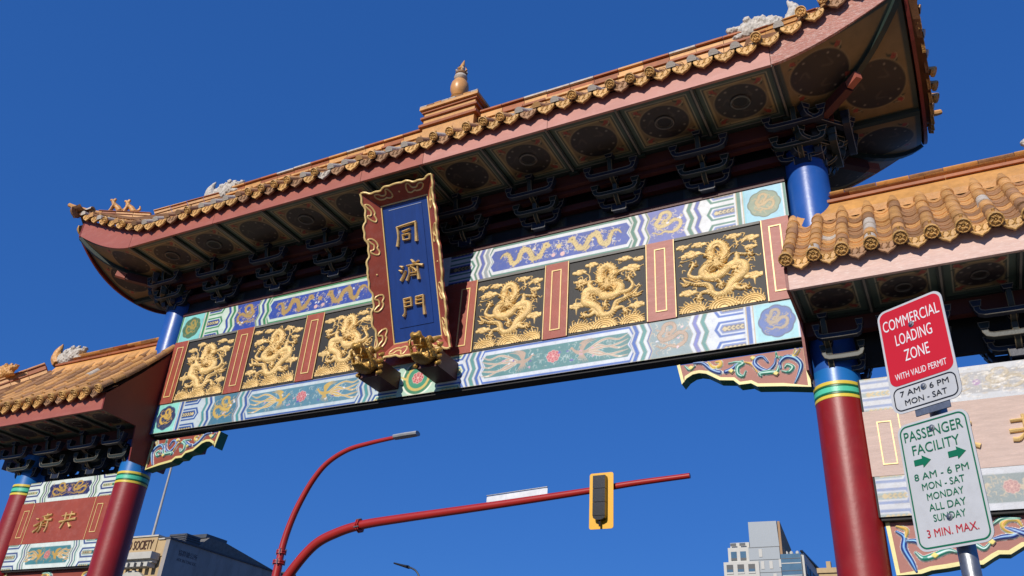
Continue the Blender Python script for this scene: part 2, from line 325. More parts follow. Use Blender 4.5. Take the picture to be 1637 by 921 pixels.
# ---------------------------------------------------------------- painting helpers
Wt, GRN, BLU, TEAL = 'dcdedb', '2f7d58', '1e4c9c', '4a8c86'
def curve(a, b0, b1, sg, amp=.05):
    h = b1-b0; return [(a, b1), (a+sg*amp, b0+.76*h), (a-sg*0, b0+.5*h), (a+sg*amp, b0+.24*h), (a, b0)]
def zig(p, a, b0, b1, sg, cols, amp=.05):
    for w, c in cols:
        L = curve(a, b0-.02, b1+.02, sg, amp); R = curve(a+w, b0-.02, b1+.02, sg, amp); p.poly(L+R[::-1], c); p.poly(L+[(x+.006, z) for x, z in L][::-1], 'a09a80'); a += w
    return a
def pdragon(p, cx, cz, L, H, col, sg=1, coil=False, dark='7a6238'):
    """painted dragon: wavy body, maned head, four clawed legs"""
    f = lambda u, v: (cx+sg*u*L, cz+v*H)
    if coil: body = [(-.03, .12), (.1, .28), (.04, .44), (-.14, .42), (-.2, .24), (-.3, .1), (-.2, -.04), (.02, -.0), (.2, .12), (.36, .04), (.34, -.16), (.16, -.3), (-.06, -.24), (-.2, -.3), (-.38, -.2)]; wd = .042*H
    else: body = [(-.38, .22), (-.33, 0), (-.27, -.24), (-.17, -.26), (-.11, -.02), (-.06, .22), (.03, .3), (.1, .12), (.13, -.14), (.2, -.3), (.28, -.2), (.31, .06), (.37, .28), (.45, .26), (.5, .1)]; wd = .085*H
    B = [f(*q) for q in body]
    p.stroke(B, [wd*1.25, wd*1.5, wd*1.6, wd*1.3, wd*.4], dark); p.stroke(B, [wd, wd*1.2, wd*1.3, wd, wd*.25], col)
    P, T = cr(B, .03*H*3)
    for i in range(2, len(P)-2, 2):
        t = P[i+1]-P[i-1]; nn = np.array([-t[1], t[0]])/(np.linalg.norm(t)+1e-9); p.stroke([P[i]+nn*wd*.9, P[i]+nn*wd*1.9], [wd*.3, wd*.1], col); p.stroke([P[i]-nn*wd*.6, P[i]+nn*wd*.6], wd*.12, dark)
    h = f(-.4, .28) if not coil else f(-.05, .12)
    for k in range(9):
        a = PI*(.1+.22*k); r = H*(.25 if k % 2 else .17); p.stroke([h, (h[0]+r*math.cos(a), h[1]+r*math.sin(a)*.8)], [wd*.5, wd*.15], col)
    p.disc(h[0], h[1], wd*1.9, col); p.disc(h[0]-sg*wd*1.6, h[1]-wd*.6, wd*1.1, col); p.disc(h[0], h[1], wd*.5, dark)
    legs = [(-.24, -.1), (-.08, -.25), (.12, .28), (.3, -.28)] if not coil else [(-.2, .2), (.25, .12), (.15, -.25), (-.1, -.2)]
    wisps(p, cx, cz, L*.95, H*.9, 16 if coil else 22, col)
    for i, (u, v) in enumerate(legs):
        s2 = -1 if (v < 0) else 1; e = f(u+(-.07 if not coil else .16*np.sign(u)), v+.16*s2*(-1 if coil and i > 1 else 1)*(.6 if coil else 1)); q = f(u, v)
        p.stroke([q, ((q[0]+e[0])/2+wd*.5, (q[1]+e[1])/2), e], [wd*.6, wd*.4], col)
        for k in range(4): a = PI*2*k/4+.5; p.stroke([e, (e[0]+wd*1.7*math.cos(a), e[1]+wd*1.7*math.sin(a))], [wd*.28, wd*.1], col)
def splash(p, cx, cz, L, H, n, cols, r=.014):
    for _ in range(n):
        x = cx+rng.uniform(-.5, .5)*L; z = cz+rng.uniform(-.42, .42)*H; c = cols[rng.randint(len(cols))]
        for k in range(3): p.disc(x+rng.uniform(-1.5, 1.5)*r, z+rng.uniform(-.7, .7)*r, r*rng.uniform(.4, .9), c)
def wisps(p, cx, cz, L, H, n, c):
    for _ in range(n):
        x = cx+rng.uniform(-.5, .5)*L; z = cz+rng.uniform(-.42, .42)*H; a = rng.uniform(0, 6.3); l = rng.uniform(.02, .05)
        p.stroke([(x, z), (x+l*math.cos(a), z+l*math.sin(a)), (x+l*1.2*math.cos(a+.9), z+l*1.5*math.sin(a+.9))], [.003, .005, .002], c)
def medal(p, cx, cz, r, disc, drg, edge):
    p.disc(cx, cz, r, edge, lobes=8, amp=.08); p.disc(cx, cz, r*.93, disc, lobes=8, amp=.08); wisps(p, cx, cz, r*1.3, r*1.3, 14, drg); pdragon(p, cx, cz, r*1.6, r*1.65, drg, 1, True)
def phoenix(p, cx, cz, s, sg, col):
    f = lambda u, v: (cx+sg*u*s, cz+v*s)
    for k in range(5):
        v = -.28+.13*k
        for c, w in (('ded2bd', .013), (col, .009)): p.stroke([f(.1, 0), f(.5, v*.8+.04), f(.8, v+.07*(-1)**k), f(1.15, v*1.1-.03), f(1.45, v*1.3+.05)], [w*1.1, w*1.3, w, w, .002], c)
    for k in range(6): a = 1.0+k*.24; p.stroke([f(-.05, .02), f(.02+.22*math.cos(a), .32*math.sin(a)), f(.1+.5*math.cos(a*.8), .42*math.sin(a))], [.012, .01, .002], col); a = -1.4-k*.2; p.stroke([f(-.05, -.02), f(.1+.4*math.cos(a), .36*math.sin(a))], [.012, .002], col)
    p.stroke([f(.15, 0), f(-.1, -.02), f(-.28, .06), f(-.36, .16)], [.02, .03, .016, .014], col); p.disc(*f(-.38, .17), .018, col); p.stroke([f(-.38, .17), f(-.48, .13)], [.008, .002], col)
def peony(p, cx, cz, r, pink='b65560', pale='d8a8a0'):
    for rr, n, ph in ((r, 8, 0), (r*.68, 6, .4), (r*.36, 5, .1)):
        for k in range(n): a = 2*PI*k/n+ph; p.disc(cx+rr*.62*math.cos(a), cz+rr*.55*math.sin(a), rr*.36, pale); p.disc(cx+rr*.62*math.cos(a), cz+rr*.55*math.sin(a), rr*.29, pink)
    p.disc(cx, cz, r*.14, pale)
def leaves(p, cx, cz, L, col, col2):
    for k in range(5):
        x = cx+(k/4-.5)*L*.85
        for s in (-1, 1): p.stroke([(x, cz), (x+L*.1, cz+s*L*.08), (x+L*.17, cz+s*L*.05)], [.006, .011, .003], col)
    p.stroke([(cx-L*.45, cz), (cx+L*.45, cz)], .005, col2); p.disc(cx-L*.28, cz, .02, col)
def hexz(p, a0, a1, b0, b1, sg, cols, inner, leafc):
    """nested elongated hexagons (one whole, two cut by the edges); sg=+1 points toward a0"""
    h = b1-b0
    for cz in (b0+.5*h, b0-.02*h, b0+1.02*h):
        for d, c in zip((0, .022, .05, .068, .09), cols):
            hh = h*.25-d; x0 = a0+d*1.4
            pts = [(x0, cz), (x0+hh*.55, cz+hh), (a1, cz+hh), (a1, cz-hh), (x0+hh*.55, cz-hh)] if sg > 0 else [(a1-d*1.4, cz), (a1-d*1.4-hh*.55, cz+hh), (a0, cz+hh), (a0, cz-hh), (a1-d*1.4-hh*.55, cz-hh)]
            if hh > .004: p.poly(pts, c)
        leaves(p, (a0+a1)/2+.04*sg, cz, (a1-a0)*.62, leafc, leafc)
def band(sgn, upper):
    b0, b1 = (7.745, 8.262) if upper else (6.0766, 6.583)
    if upper:
        if sgn < 0: bg, bg2, bl, gr, dr, Wc = '1c3f9a', '1c3f9a', '1d3f94', '1f7d4c', 'a8894c', 'c0d2c4'
        else: bg, bg2, bl, gr, dr, Wc = '38509e', '5f68aa', '4a58a4', '42786a', 'c8b27a', 'd0d3d6'
    else:
        if sgn < 0: bg, bg2, bl, gr, dr, Wc = '4f7f92', '3d7288', '1c4c92', '3f8b8f', 'c0a04e', 'b8c6ca'
        else: bg, bg2, bl, gr, dr, Wc = '4d8284', '869a9e', '2f5fae', '4d8c8a', 'b39a86', 'cbd2da'
    p = Paint(0, 5.2, b0, b1, .0075, Wc); h = b1-b0; m = (b0+b1)/2
    c1, c2 = (gr, bl) if upper else (bl, gr)
    # centre zone, seen between the two dragon heads under the name board
    if not upper:
        p.rect(0, .5, b0, b1, 'a9c9b4'); p.disc(0, m, .27, 'dfe4d2'); p.disc(0, m, .245, '2b7a55'); p.disc(0, m, .2, 'c9b25e'); p.disc(0, m, .16, '2b8a6a'); peony(p, 0, m, .1, 'b04048', 'e6bcae')
        for k in range(7): a = k*.5-.5; p.stroke([(.2*math.cos(a), m+.2*math.sin(a)), (.3*math.cos(a+.2), m+.26*math.sin(a+.2))], [.02, .006], 'cdb862' if k % 2 else '2b7a55')
    hexz(p, .33, .8, b0, b1, -1, (Wc, c1, 'd6e0c0' if not upper else Wc, c2, '3c3a34' if upper else 'c7cf9a'), None, 'c7a95e' if not upper else 'a08a5a')
    a = zig(p, .8, b0, b1, -1, [(.035, c1), (.035, Wc), (.06, c2), (.035, Wc), (.05, c1 if not upper else '8b97a0'), (.06, Wc)])
    L = curve(a, b0+.085, b1-.085, -1); R = curve(3.10, b0+.085, b1-.085, 1); L2 = curve(a-.03, b0+.0, b1, -1); R2 = curve(3.13, b0, b1, 1)
    p.poly(L2+R2[::-1], c1); L3 = curve(a-.02, b0+.035, b1-.035, -1); R3 = curve(3.12, b0+.035, b1-.035, 1); p.poly(L3+R3[::-1], Wc); p.poly(L+R[::-1], bg)
    if upper:
        wisps(p, 2.1, m, 1.75, h*.62, 120, 'c8bfa0' if sgn < 0 else 'd9cfc0'); splash(p, 2.1, m, 1.7, h*.5, 22, ['c9b0b0', 'dcdfe0', 'b8c4a8', '9fb6d8'])
        pdragon(p, 1.58, m, .8, h*.62, dr, -1); pdragon(p, 2.62, m, .8, h*.62, dr, 1)
        for k in range(8): aa = k*PI/4; p.stroke([(2.1, m+.03), (2.1+.075*math.cos(aa), m+.03+.075*math.sin(aa))], [.012, .003], dr)
        p.disc(2.1, m+.03, .035, dr); p.disc(2.02, m-.1, .03, 'd8b0ac'); p.disc(2.16, m-.11, .035, 'd8b0ac')
    else:
        wisps(p, 2.1, m, 1.75, h*.62, 110, 'a9bcb8'); phoenix(p, 1.62, m, .42, -1, dr); phoenix(p, 2.5, m, .42, 1, dr); peony(p, 2.08, m, .1); splash(p, 2.1, m, 1.6, h*.5, 14, ['d8dadc', 'c9a0b0', '5a50a0'])
    a = zig(p, 3.13, b0, b1, 1, [(.02, Wc), (.055, c1), (.045, Wc), (.055, c2), (.045, Wc), (.02, c1), (.012, 'a89a80')])
    E0 = curve(a, b0-.02, b1+.02, 1); E1 = curve(3.93, b0-.02, b1+.02, -1); p.poly(E0+E1[::-1], bg2)
    wisps(p, 3.66, m, .45, h*.8, 46, 'cfc4b0' if sgn > 0 else 'c8b070'); pdragon(p, 3.66, m, .5, h*.86, dr, 1, True); splash(p, 3.66, m, .45, h*.7, 5, ['dfc0c4', 'e0e0e6'])
    a = zig(p, 3.93, b0, b1, -1, [(.045, Wc), (.055, c1 if upper else ('6a72b4' if sgn > 0 else bl)), (.045, Wc), (.055, c2 if upper else gr), (.05, Wc)])
    p.rect(a+.02, 4.56, b0, b1, Wc); hexz(p, a-.02, 4.555, b0, b1, 1, (Wc, c1, Wc, '6b7fb4' if sgn > 0 else bl, '5d5f6c' if sgn > 0 else '2c3a4a'), None, 'cbb98c')
    x = 4.555
    for w, c in ((.02, Wc), (.012, 'b39b6a'), (.05, c1), (.02, Wc), (.012, 'b39b6a'), (.025, '7fbfcc' if upper else '9fd0dc')): p.rect(x, x+w, b0, b1, c); x += w
    sq = ('8fc4d8' if sgn > 0 else '7cc9c4') if upper else ('92cbd8' if sgn > 0 else '86cfc0')
    p.rect(x, 5.15, b0, b1, sq); medal(p, (x+5.15)/2, m, .195 if upper else .2, ('7f8f78' if sgn > 0 else '3e6a4c') if upper else ('3d5fa4' if sgn > 0 else '20305a'), ('b59c70' if sgn > 0 else '9c8c40') if upper else ('a0907a' if sgn > 0 else 'c9a44c'), '54604e' if upper else '3a4a70')
    p.rect(5.15, 5.165, b0, b1, Wc); p.rect(5.165, 5.2, b0, b1, c1); 
    for z in (b0, b1-.006): p.rect(0, 5.2, z, z+.006, 'b0a070')
    return p.mesh('painted_band', front(-.004, sgn), M_paint, flip=sgn < 0)
ub = MB().box(-5.2, 5.2, 0, .3, 7.745, 8.262, M_darkred).box(-5.2, 5.2, -.02, .3, 8.263, 8.33, M_darkred).build('upper_beam', G, 0)
lb = MB().box(-5.2, 5.2, 0, .22, 6.0766, 6.583, M_dark).box(-5.19, 5.19, .03, .2, 6.045, 6.0764, M_dark).build('lower_beam', G, 0)
for s in (-1, 1): link('painted_band', band(s, True), ub); link('painted_band', band(s, False), lb)
# ---------------------------------------------------------------- dragon panels
S = 1.06
def relief(seed, nm, mir):
    rr = np.random.RandomState(seed); jit = 0 if seed == 5 else .014
    gd = Paint(0, 1, 0, 1.06, .0046, 'c99b4e')
    def q_(l): return [(a+rr.uniform(-jit, jit), (b+rr.uniform(-jit, jit))*S) for a, b in l]
    def cloud(x, y, r, tail, sx=1.3):
        x += rr.uniform(-jit, jit)*2; y = (y+rr.uniform(-jit, jit)*2)*S; r *= 1.12
        for dx, dy, k in ((0, 0, 1), (-.8, -.15, .55), (.8, .05, .6), (.15, .45, .55), (-.45, .35, .45), (.5, -.3, .42)): gd.disc(x+dx*r*sx, y+dy*r*.7, r*k*.66, None, .016+.003*rr.rand(), sx=sx, prof=.35)
        for k in range(3): a = rr.uniform(0, 6); gd.stroke([(x-r, y-.2*r+k*.3*r), (x, y+k*.25*r-.1*r), (x+r*.9, y+.1*r-k*.3*r)], [.004, .007, .003], None, .024)
        gd.stroke([(x, y), (x+tail[0]*.5, y+tail[1]*.2), (x+tail[0], y+tail[1])], [r*.3, r*.22, .003], None, .015)
    for c in ((.07, .905, .05, (.12, .04)), (.275, .9, .055, (.13, .01)), (.175, .785, .07, (.22, -.05)), (.7, .925, .055, (.03, -.12)), (.9, .86, .06, (-.12, -.06)), (.89, .735, .045, (-.1, .05)), (.9, .35, .07, (.0, -.13)), (.115, .262, .065, (.16, -.02)), (.06, .7, .016, (.2, .05))): cloud(*c)
    for cx, r in ((.165, .115), (.53, .13), (.855, .115)):
        gd.disc(cx, .0, r, None, .005, prof=.2, sx=1.25)
        for q in (1, .78, .56, .34): gd.stroke([(cx+r*q*1.25*math.cos(a), r*q*math.sin(a)) for a in np.linspace(0, PI, 9)], r*.065, None, .02)
        for k in range(13):
            a = PI*(k+.5)/13; x, y = cx+r*1.25*math.cos(a), r*math.sin(a); l = .04+.03*(k % 2)
            gd.stroke([(x, y), (x+l*math.cos(a+.6), y+l*math.sin(a+.6)*1.1)], [.012, .005], None, .018)
            if k % 3 == 1: gd.disc(x+.02, y+l+.028, .010, None, .02)
    for v in ([[0.6, 0.2], [0.687, 0.26], [0.732, 0.261]], [[0.67, 0.24], [0.745, 0.2], [0.79, 0.215]], [[0.4, 0.23], [0.291, 0.235], [0.242, 0.185]], [[0.33, 0.45], [0.22, 0.45], [0.142, 0.5], [0.16, 0.56], [0.2, 0.62]], [[0.7, 0.56], [0.725, 0.63], [0.72, 0.67], [0.808, 0.65], [0.869, 0.642]]): gd.stroke(q_(v), [.036, .027, .019, .014], None, .032, ribs=20)
    for cx, cy in ((.2, .635), (.87, .64), (.8, .215), (.24, .17), (.7, .44), (.51, .3)):
        for k in range(5):
            a = k*2*PI/5+.4; e = .062
            gd.stroke([(cx, cy*S), (cx+e*.6*math.cos(a), cy*S+e*.6*math.sin(a)), (cx+e*math.cos(a+.6), cy*S+e*math.sin(a+.6))], [.012, .010, .003], None, .032)
    for v, w in (([[0.15, 0.4], [0.1, 0.42], [0.05, 0.48]], .014), ([[0.15, 0.385], [0.08, 0.385], [0.03, 0.42]], .014), ([[.16, .39], [.1, .36], [.05, .37]], .011), ([[.3, .35], [.2, .41], [.1, .47], [.02, .48]], .006), ([[0.726, 0.661], [0.717, 0.742], [0.752, 0.795]], .009), ([[0.59, 0.683], [0.632, 0.744], [0.683, 0.802]], .009), ([[.57, .7], [.6, .77], [.64, .83]], .008), ([[0.4, 0.675], [0.35, 0.74], [0.29, 0.79]], .01), ([[0.404, 0.567], [0.35, 0.5], [0.40, 0.46]], .008), ([[0.6, 0.62], [0.65, 0.68], [.70, .7]], .009), ([[0.594, 0.424], [0.65, 0.40], [0.72, 0.45]], .009), ([[0.485, 0.379], [0.517, 0.33], [0.538, 0.258]], .011), ([[.5, .39], [.44, .36], [.36, .39]], .009)): gd.stroke(q_(v), [w, w*1.2, w*.4], None, .024)
    for _ in range(60):
        x, y = rr.uniform(.05, .95), rr.uniform(.16, .95)*S; a = rr.uniform(0, 6.3); l = rr.uniform(.03, .06); gd.stroke([(x, y), (x+l*math.cos(a), y+l*math.sin(a)), (x+l*1.3*math.cos(a+.8), y+l*1.3*math.sin(a+.8))], [.004, .008, .003], None, .014)
    body = q_([[0.47, 0.62], [0.37, 0.6], [0.30, 0.52], [0.327, 0.446], [0.409, 0.411], [0.519, 0.431], [0.601, 0.508], [0.68, 0.551], [0.771, 0.54], [0.803, 0.482], [0.781, 0.402], [0.71, 0.35], [0.64, 0.3], [0.604, 0.238], [0.55, 0.185], [0.471, 0.175], [0.405, 0.22], [0.385, 0.3], [0.328, 0.345], [0.236, 0.355], [0.12, 0.4]])
    neck = q_([[0.47, 0.62], [0.418, 0.70], [0.41, 0.79], [0.437, 0.855], [0.50, 0.88], [0.565, 0.84], [0.59, 0.76], [0.58, 0.68], [0.53, 0.61]])
    for sp, w0 in ((body, [.045, .046, .05, .053, .053, .05, .041, .028, .014]), (neck, [.04, .041, .041, .041, .04])):
        P, T = cr(sp, .032)
        for i in range(1, len(P)-1):
            t = P[i+1]-P[i-1]; nn = np.array([-t[1], t[0]])/(np.linalg.norm(t)+1e-9); wv = float(np.interp(T[i], np.linspace(0, 1, len(w0)), w0))
            for sd in ((1, -1) if sp is neck else (1,)):
                nv = nn*sd*(-1 if sp is body and T[i] > .3 and T[i] < .62 else 1); gd.stroke([P[i]+nv*wv*.8, P[i]+nv*wv*1.4+t*.2], [.010, .004], None, .028)
        gd.stroke(sp, w0, None, .042, prof=.6, ribs=80 if sp is body else 30)
    hx, hy = .485, .605*S
    for k in range(22):
        a = 2*PI*k/22; l = .12+.04*(k % 3)
        if 4.2 < a < 5.2: l *= .6
        gd.stroke([(hx+.03*math.cos(a), hy+.03*math.sin(a)), (hx+l*.7*math.cos(a), hy+l*.7*math.sin(a)), (hx+l*math.cos(a+.22), hy+l*math.sin(a+.22))], [.014, .010, .003], None, .046+.008*(k % 2))
    gd.disc(hx, hy, .06, None, .056); gd.disc(hx, hy-.055, .036, None, .064)
    for q in (-1, 1): gd.disc(hx+q*.036, hy+.018, .018, None, .078); gd.disc(hx+q*.022, hy-.075, .013, None, .074); gd.stroke([(hx+q*.045, hy+.05), (hx+q*.02, hy+.1)], [.015, .006], None, .066); gd.stroke([(hx+q*.03, hy-.1), (hx+q*.09, hy-.12), (hx+q*.14, hy-.07)], [.01, .007, .003], None, .05)
    gy, gx = np.mgrid[0:gd.ny, 0:gd.nx]
    gd.h = np.where(gd.h > .002, gd.h*(1+.14*np.sin(gx*1.5)*np.sin(gy*1.5)+.06*rr.randn(*gd.h.shape)), 0)
    return gd.mesh(nm, (lambda a, b, h: (.5-a, -h*.85, b/S-.5)) if mir else (lambda a, b, h: (a-.5, -h*.85, b/S-.5)), M_gold, relief=True, flip=mir)
PX = [(.8469, 1.911), (2.2771, 3.3627), (3.7524, 4.8514)]
plist = [(-b, -a) for a, b in PX[::-1]]+PX
relm = [relief(5, 'dragon_relief', False), relief(11, 'dragon_relief', True), relief(23, 'dragon_relief', False), relief(31, 'dragon_relief', True)]
plab = ['leftmost black panel', 'second black panel from the left', 'third black panel, left of the name board', 'fourth black panel, right of the name board', 'fifth black panel from the left', 'rightmost black panel']
for i, (a, b) in enumerate(plist):
    p = MB().box(a+.004, b-.004, -.012, .2, 6.587, 7.74, M_black)
    for x0, x1, z0, z1 in ((a+.004, b-.004, 7.70, 7.738),): p.box(x0, x1, -.03, -.0125, z0, z1, mat('panel_grey_edge', '6d6c66', rough=.6))
    po = p.build('dragon_panel', G, 0); po['label'] = plab[i]+' with a gold dragon in relief'
    r = link('dragon_relief', relm[(1, 2, 3, 0, 1, 0)[i]], po, ((a+b)/2, -.0125, 7.148)); r.scale = ((b-a)*.955, 1, 1.06)
# ---------------------------------------------------------------- red panels
RX = [(-5.19, -4.8514), (-3.7524, -3.3627), (-2.2771, -1.911), (-.8469, .8469), (1.911, 2.2771), (3.3627, 3.7524), (4.8514, 5.19)]
for i, (a, b) in enumerate(RX):
    po = MB().box(a+.001, b-.001, -.022, .2, 6.586, 7.742, M_red if i < 5 else M_redmid).build('red_panel', G, 0)
    for x in (a+.006, b-.014): 
        if abs(x) < 5.15: MB().box(x, x+.012, -.03, -.0225, 6.59, 7.735, M_goldl).build('gold_edge', po, 0)
    for c in ([(a+b)/2] if b-a < 1 else [-.66, .66]):
        f = MB(); w, z0, z1 = .075, 6.70, 7.63
        for x0, x1, u, v in ((c-w, c-w+.016, z0, z1), (c+w-.016, c+w, z0, z1), (c-w+.016, c+w-.016, z0, z0+.016), (c-w+.016, c+w-.016, z1-.016, z1)): f.box(x0, x1, -.031, -.0225, u, v, M_goldl)
        f.build('gold_frame', po, 0)
# ---------------------------------------------------------------- carved corner brackets
def scroll(mb_p, sc, cols, w, H=.03):
    for pts, c, c2, ww in sc:
        mb_p.stroke(pts, [ww*.5, ww, ww*1.15, ww, ww*.5], 'c9d6d2', H*.8); mb_p.stroke(pts, [ww*.4, ww*.8, ww*.95, ww*.8, ww*.4], c, H); mb_p.stroke(pts, [ww*.12, ww*.25, ww*.3, ww*.25, ww*.1], c2, H*1.05)
NB, TG, YL, OR = '1c2f86', '1f8a74', 'd9c25e', 'd89a4a'
SCM = [([[3.899, 5.985], [4.009, 5.968], [4.112, 5.867], [4.217, 5.818], [4.324, 5.835], [4.404, 5.889], [4.47, 5.93]], NB, '8fb4d8', .03), ([[4.072, 5.975], [4.129, 5.898], [4.207, 5.903], [4.218, 5.952], [4.164, 5.96]], YL, OR, .026), ([[3.787, 5.968], [3.848, 5.907], [3.913, 5.948]], TG, 'bfe0d0', .018),
       ([[4.315, 5.92], [4.406, 5.922], [4.48, 5.894], [4.417, 5.854], [4.411, 5.772], [4.467, 5.731], [4.502, 5.792]], TG, 'bfe0d0', .026), ([[4.496, 5.908], [4.582, 5.862], [4.632, 5.756]], OR, YL, .02),
       ([[4.759, 5.867], [4.707, 5.941], [4.64, 5.936], [4.612, 5.874], [4.665, 5.8], [4.75, 5.762], [4.828, 5.824], [4.85, 5.902]], NB, '8fb4d8', .028), ([[4.671, 5.701], [4.66, 5.735], [4.762, 5.736], [4.849, 5.739], [4.888, 5.847]], TG, 'bfe0d0', .026),
       ([[4.895, 5.765], [4.895, 5.846], [4.966, 5.9], [5.063, 5.868], [5.117, 5.779], [5.085, 5.672], [5.032, 5.569]], NB, '8fc8e0', .03), ([[4.906, 5.731], [4.976, 5.712], [5.023, 5.761], [4.97, 5.802], [4.94, 5.77]], TG, 'bfe0d0', .026), ([[5.072, 5.985], [5.052, 5.903], [5.099, 5.944], [5.125, 5.98]], YL, NB, .02), ([[4.859, 5.98], [4.866, 5.916], [4.923, 5.907]], TG, 'bfe0d0', .018)]
OUTM = [(5.197, 5.99), (3.692, 5.99), (3.742, 5.735), (3.804, 5.805), (3.88, 5.845), (3.956, 5.852), (4.04, 5.83), (4.195, 5.725), (4.353, 5.70), (4.415, 5.635), (4.549, 5.635), (4.618, 5.585), (4.9, 5.55), (5.197, 5.5)]
def corner_bracket(out, sc, dia, sg, mface, lab, y=.1, th=.16, dx=0):
    po = MB().prism([(sg*a, b) for a, b in out][::sg], lambda a, b, d: (a, y+d, b), 0, th, mface, M_green).build('carved_corner_bracket', G, 0); po['label'] = lab
    x0 = min(a for a, b in out); x1 = max(a for a, b in out); z0 = min(b for a, b in out); z1 = max(b for a, b in out)
    p = Paint(x0-.02, x1+.02, z0-.02, z1+.02, .006, 'ffffff'); scroll(p, sc, None, None)
    for a, b in dia: p.poly([(a-.035, b), (a, b+.03), (a+.035, b), (a, b-.03)], 'dccb6a', .03)
    link('scrollwork', p.mesh('scrollwork', front(y-.001, sg), M_paint, relief=True, flip=sg < 0), po)
    e = MB(); pts = [Vector((sg*a, y-.008, b)) for a, b in out[1:]]+[Vector((sg*out[0][0], y-.008, out[0][1]))]
    ctr = out[1:]+out[:1]
    vs = []
    for i in range(len(ctr)):   # flat border strip following the scalloped outline
        a, b = ctr[i]; pa = ctr[max(i-1, 0)]; pb = ctr[min(i+1, len(ctr)-1)]; t = Vector((pb[0]-pa[0], pb[1]-pa[1])).normalized(); nrm = Vector((-t.y, t.x)); w = .038
        vs += [(sg*a, y-.012, b), (sg*(a+nrm.x*w), y-.012, b+nrm.y*w), (sg*(a+nrm.x*w), y+.004, b+nrm.y*w), (sg*a, y+.004, b)]
    fs = [(i*4+k, i*4+4+k, i*4+4+(k+1) % 4, i*4+(k+1) % 4)[::1 if sg > 0 else -1] for i in range(len(ctr)-1) for k in range(4)]+[(0, 1, 2, 3), tuple(len(vs)-4+k for k in (3, 2, 1, 0))]
    e.add(vs, fs, M_cream); e.build('border_strip', po, 0)
M_spp = mat('bracket_face_pink', '9c6458', rough=.6, var=.08); M_spr = mat('bracket_face_red', '8a3d2c', rough=.6, var=.1)
corner_bracket(OUTM, SCM, [(4.338, 5.816), (4.839, 5.709), (3.865, 5.93), (4.596, 5.943)], 1, M_spp, 'pink carved bracket under the right end of the big beam')
corner_bracket(OUTM, SCM, [(4.338, 5.816), (4.839, 5.709), (3.865, 5.93), (4.596, 5.943)], -1, M_spr, 'red carved bracket under the left end of the big beam')
OUTS = [(7.84, 3.972), (5.724, 3.972), (5.75, 3.47), (5.97, 3.477), (6.06, 3.505), (6.2, 3.52), (6.36, 3.545), (6.5, 3.54), (6.6, 3.6), (6.65, 3.626), (6.74, 3.622), (6.858, 3.689), (7.0, 3.70), (7.2, 3.62), (7.4, 3.545), (7.6, 3.51), (7.84, 3.47)]
SCS = [([[5.814, 3.88], [5.873, 3.822], [5.856, 3.714], [5.903, 3.586], [5.93, 3.497]], NB, '6fb0e0', .03), ([[5.82, 3.93], [5.902, 3.894], [5.89, 3.821]], YL, OR, .022), ([[5.884, 3.785], [5.968, 3.78], [6.009, 3.724]], NB, '8fc8e0', .024), ([[5.951, 3.673], [6.008, 3.617], [6.111, 3.639], [6.232, 3.678], [6.309, 3.657]], TG, 'cfe4dc', .03),
       ([[6.3, 3.66], [6.38, 3.7], [6.464, 3.719], [6.536, 3.681], [6.612, 3.747]], TG, 'cfe4dc', .024), ([[6.598, 3.756], [6.696, 3.777], [6.792, 3.789], [6.889, 3.836], [6.95, 3.86]], NB, '8fb4d8', .028), ([[6.85, 3.822], [6.768, 3.826], [6.725, 3.881], [6.775, 3.931], [6.851, 3.926], [6.879, 3.872]], YL, OR, .026), ([[6.65, 3.9], [6.74, 3.95], [6.88, 3.94]], TG, 'bfe0d0', .02)]
SCS += [([[13.7-a, b] for a, b in q], c, c2, w) for q, c, c2, w in SCS if min(a for a, b in q) < 6.6]
for s in (-1, 1): corner_bracket(OUTS, SCS, [(6.111, 3.639), (6.61, 3.738), (7.3, 3.66)], s, M_spp if s > 0 else M_spr, 'carved apron under the %s side beam' % ('right' if s > 0 else 'left'))
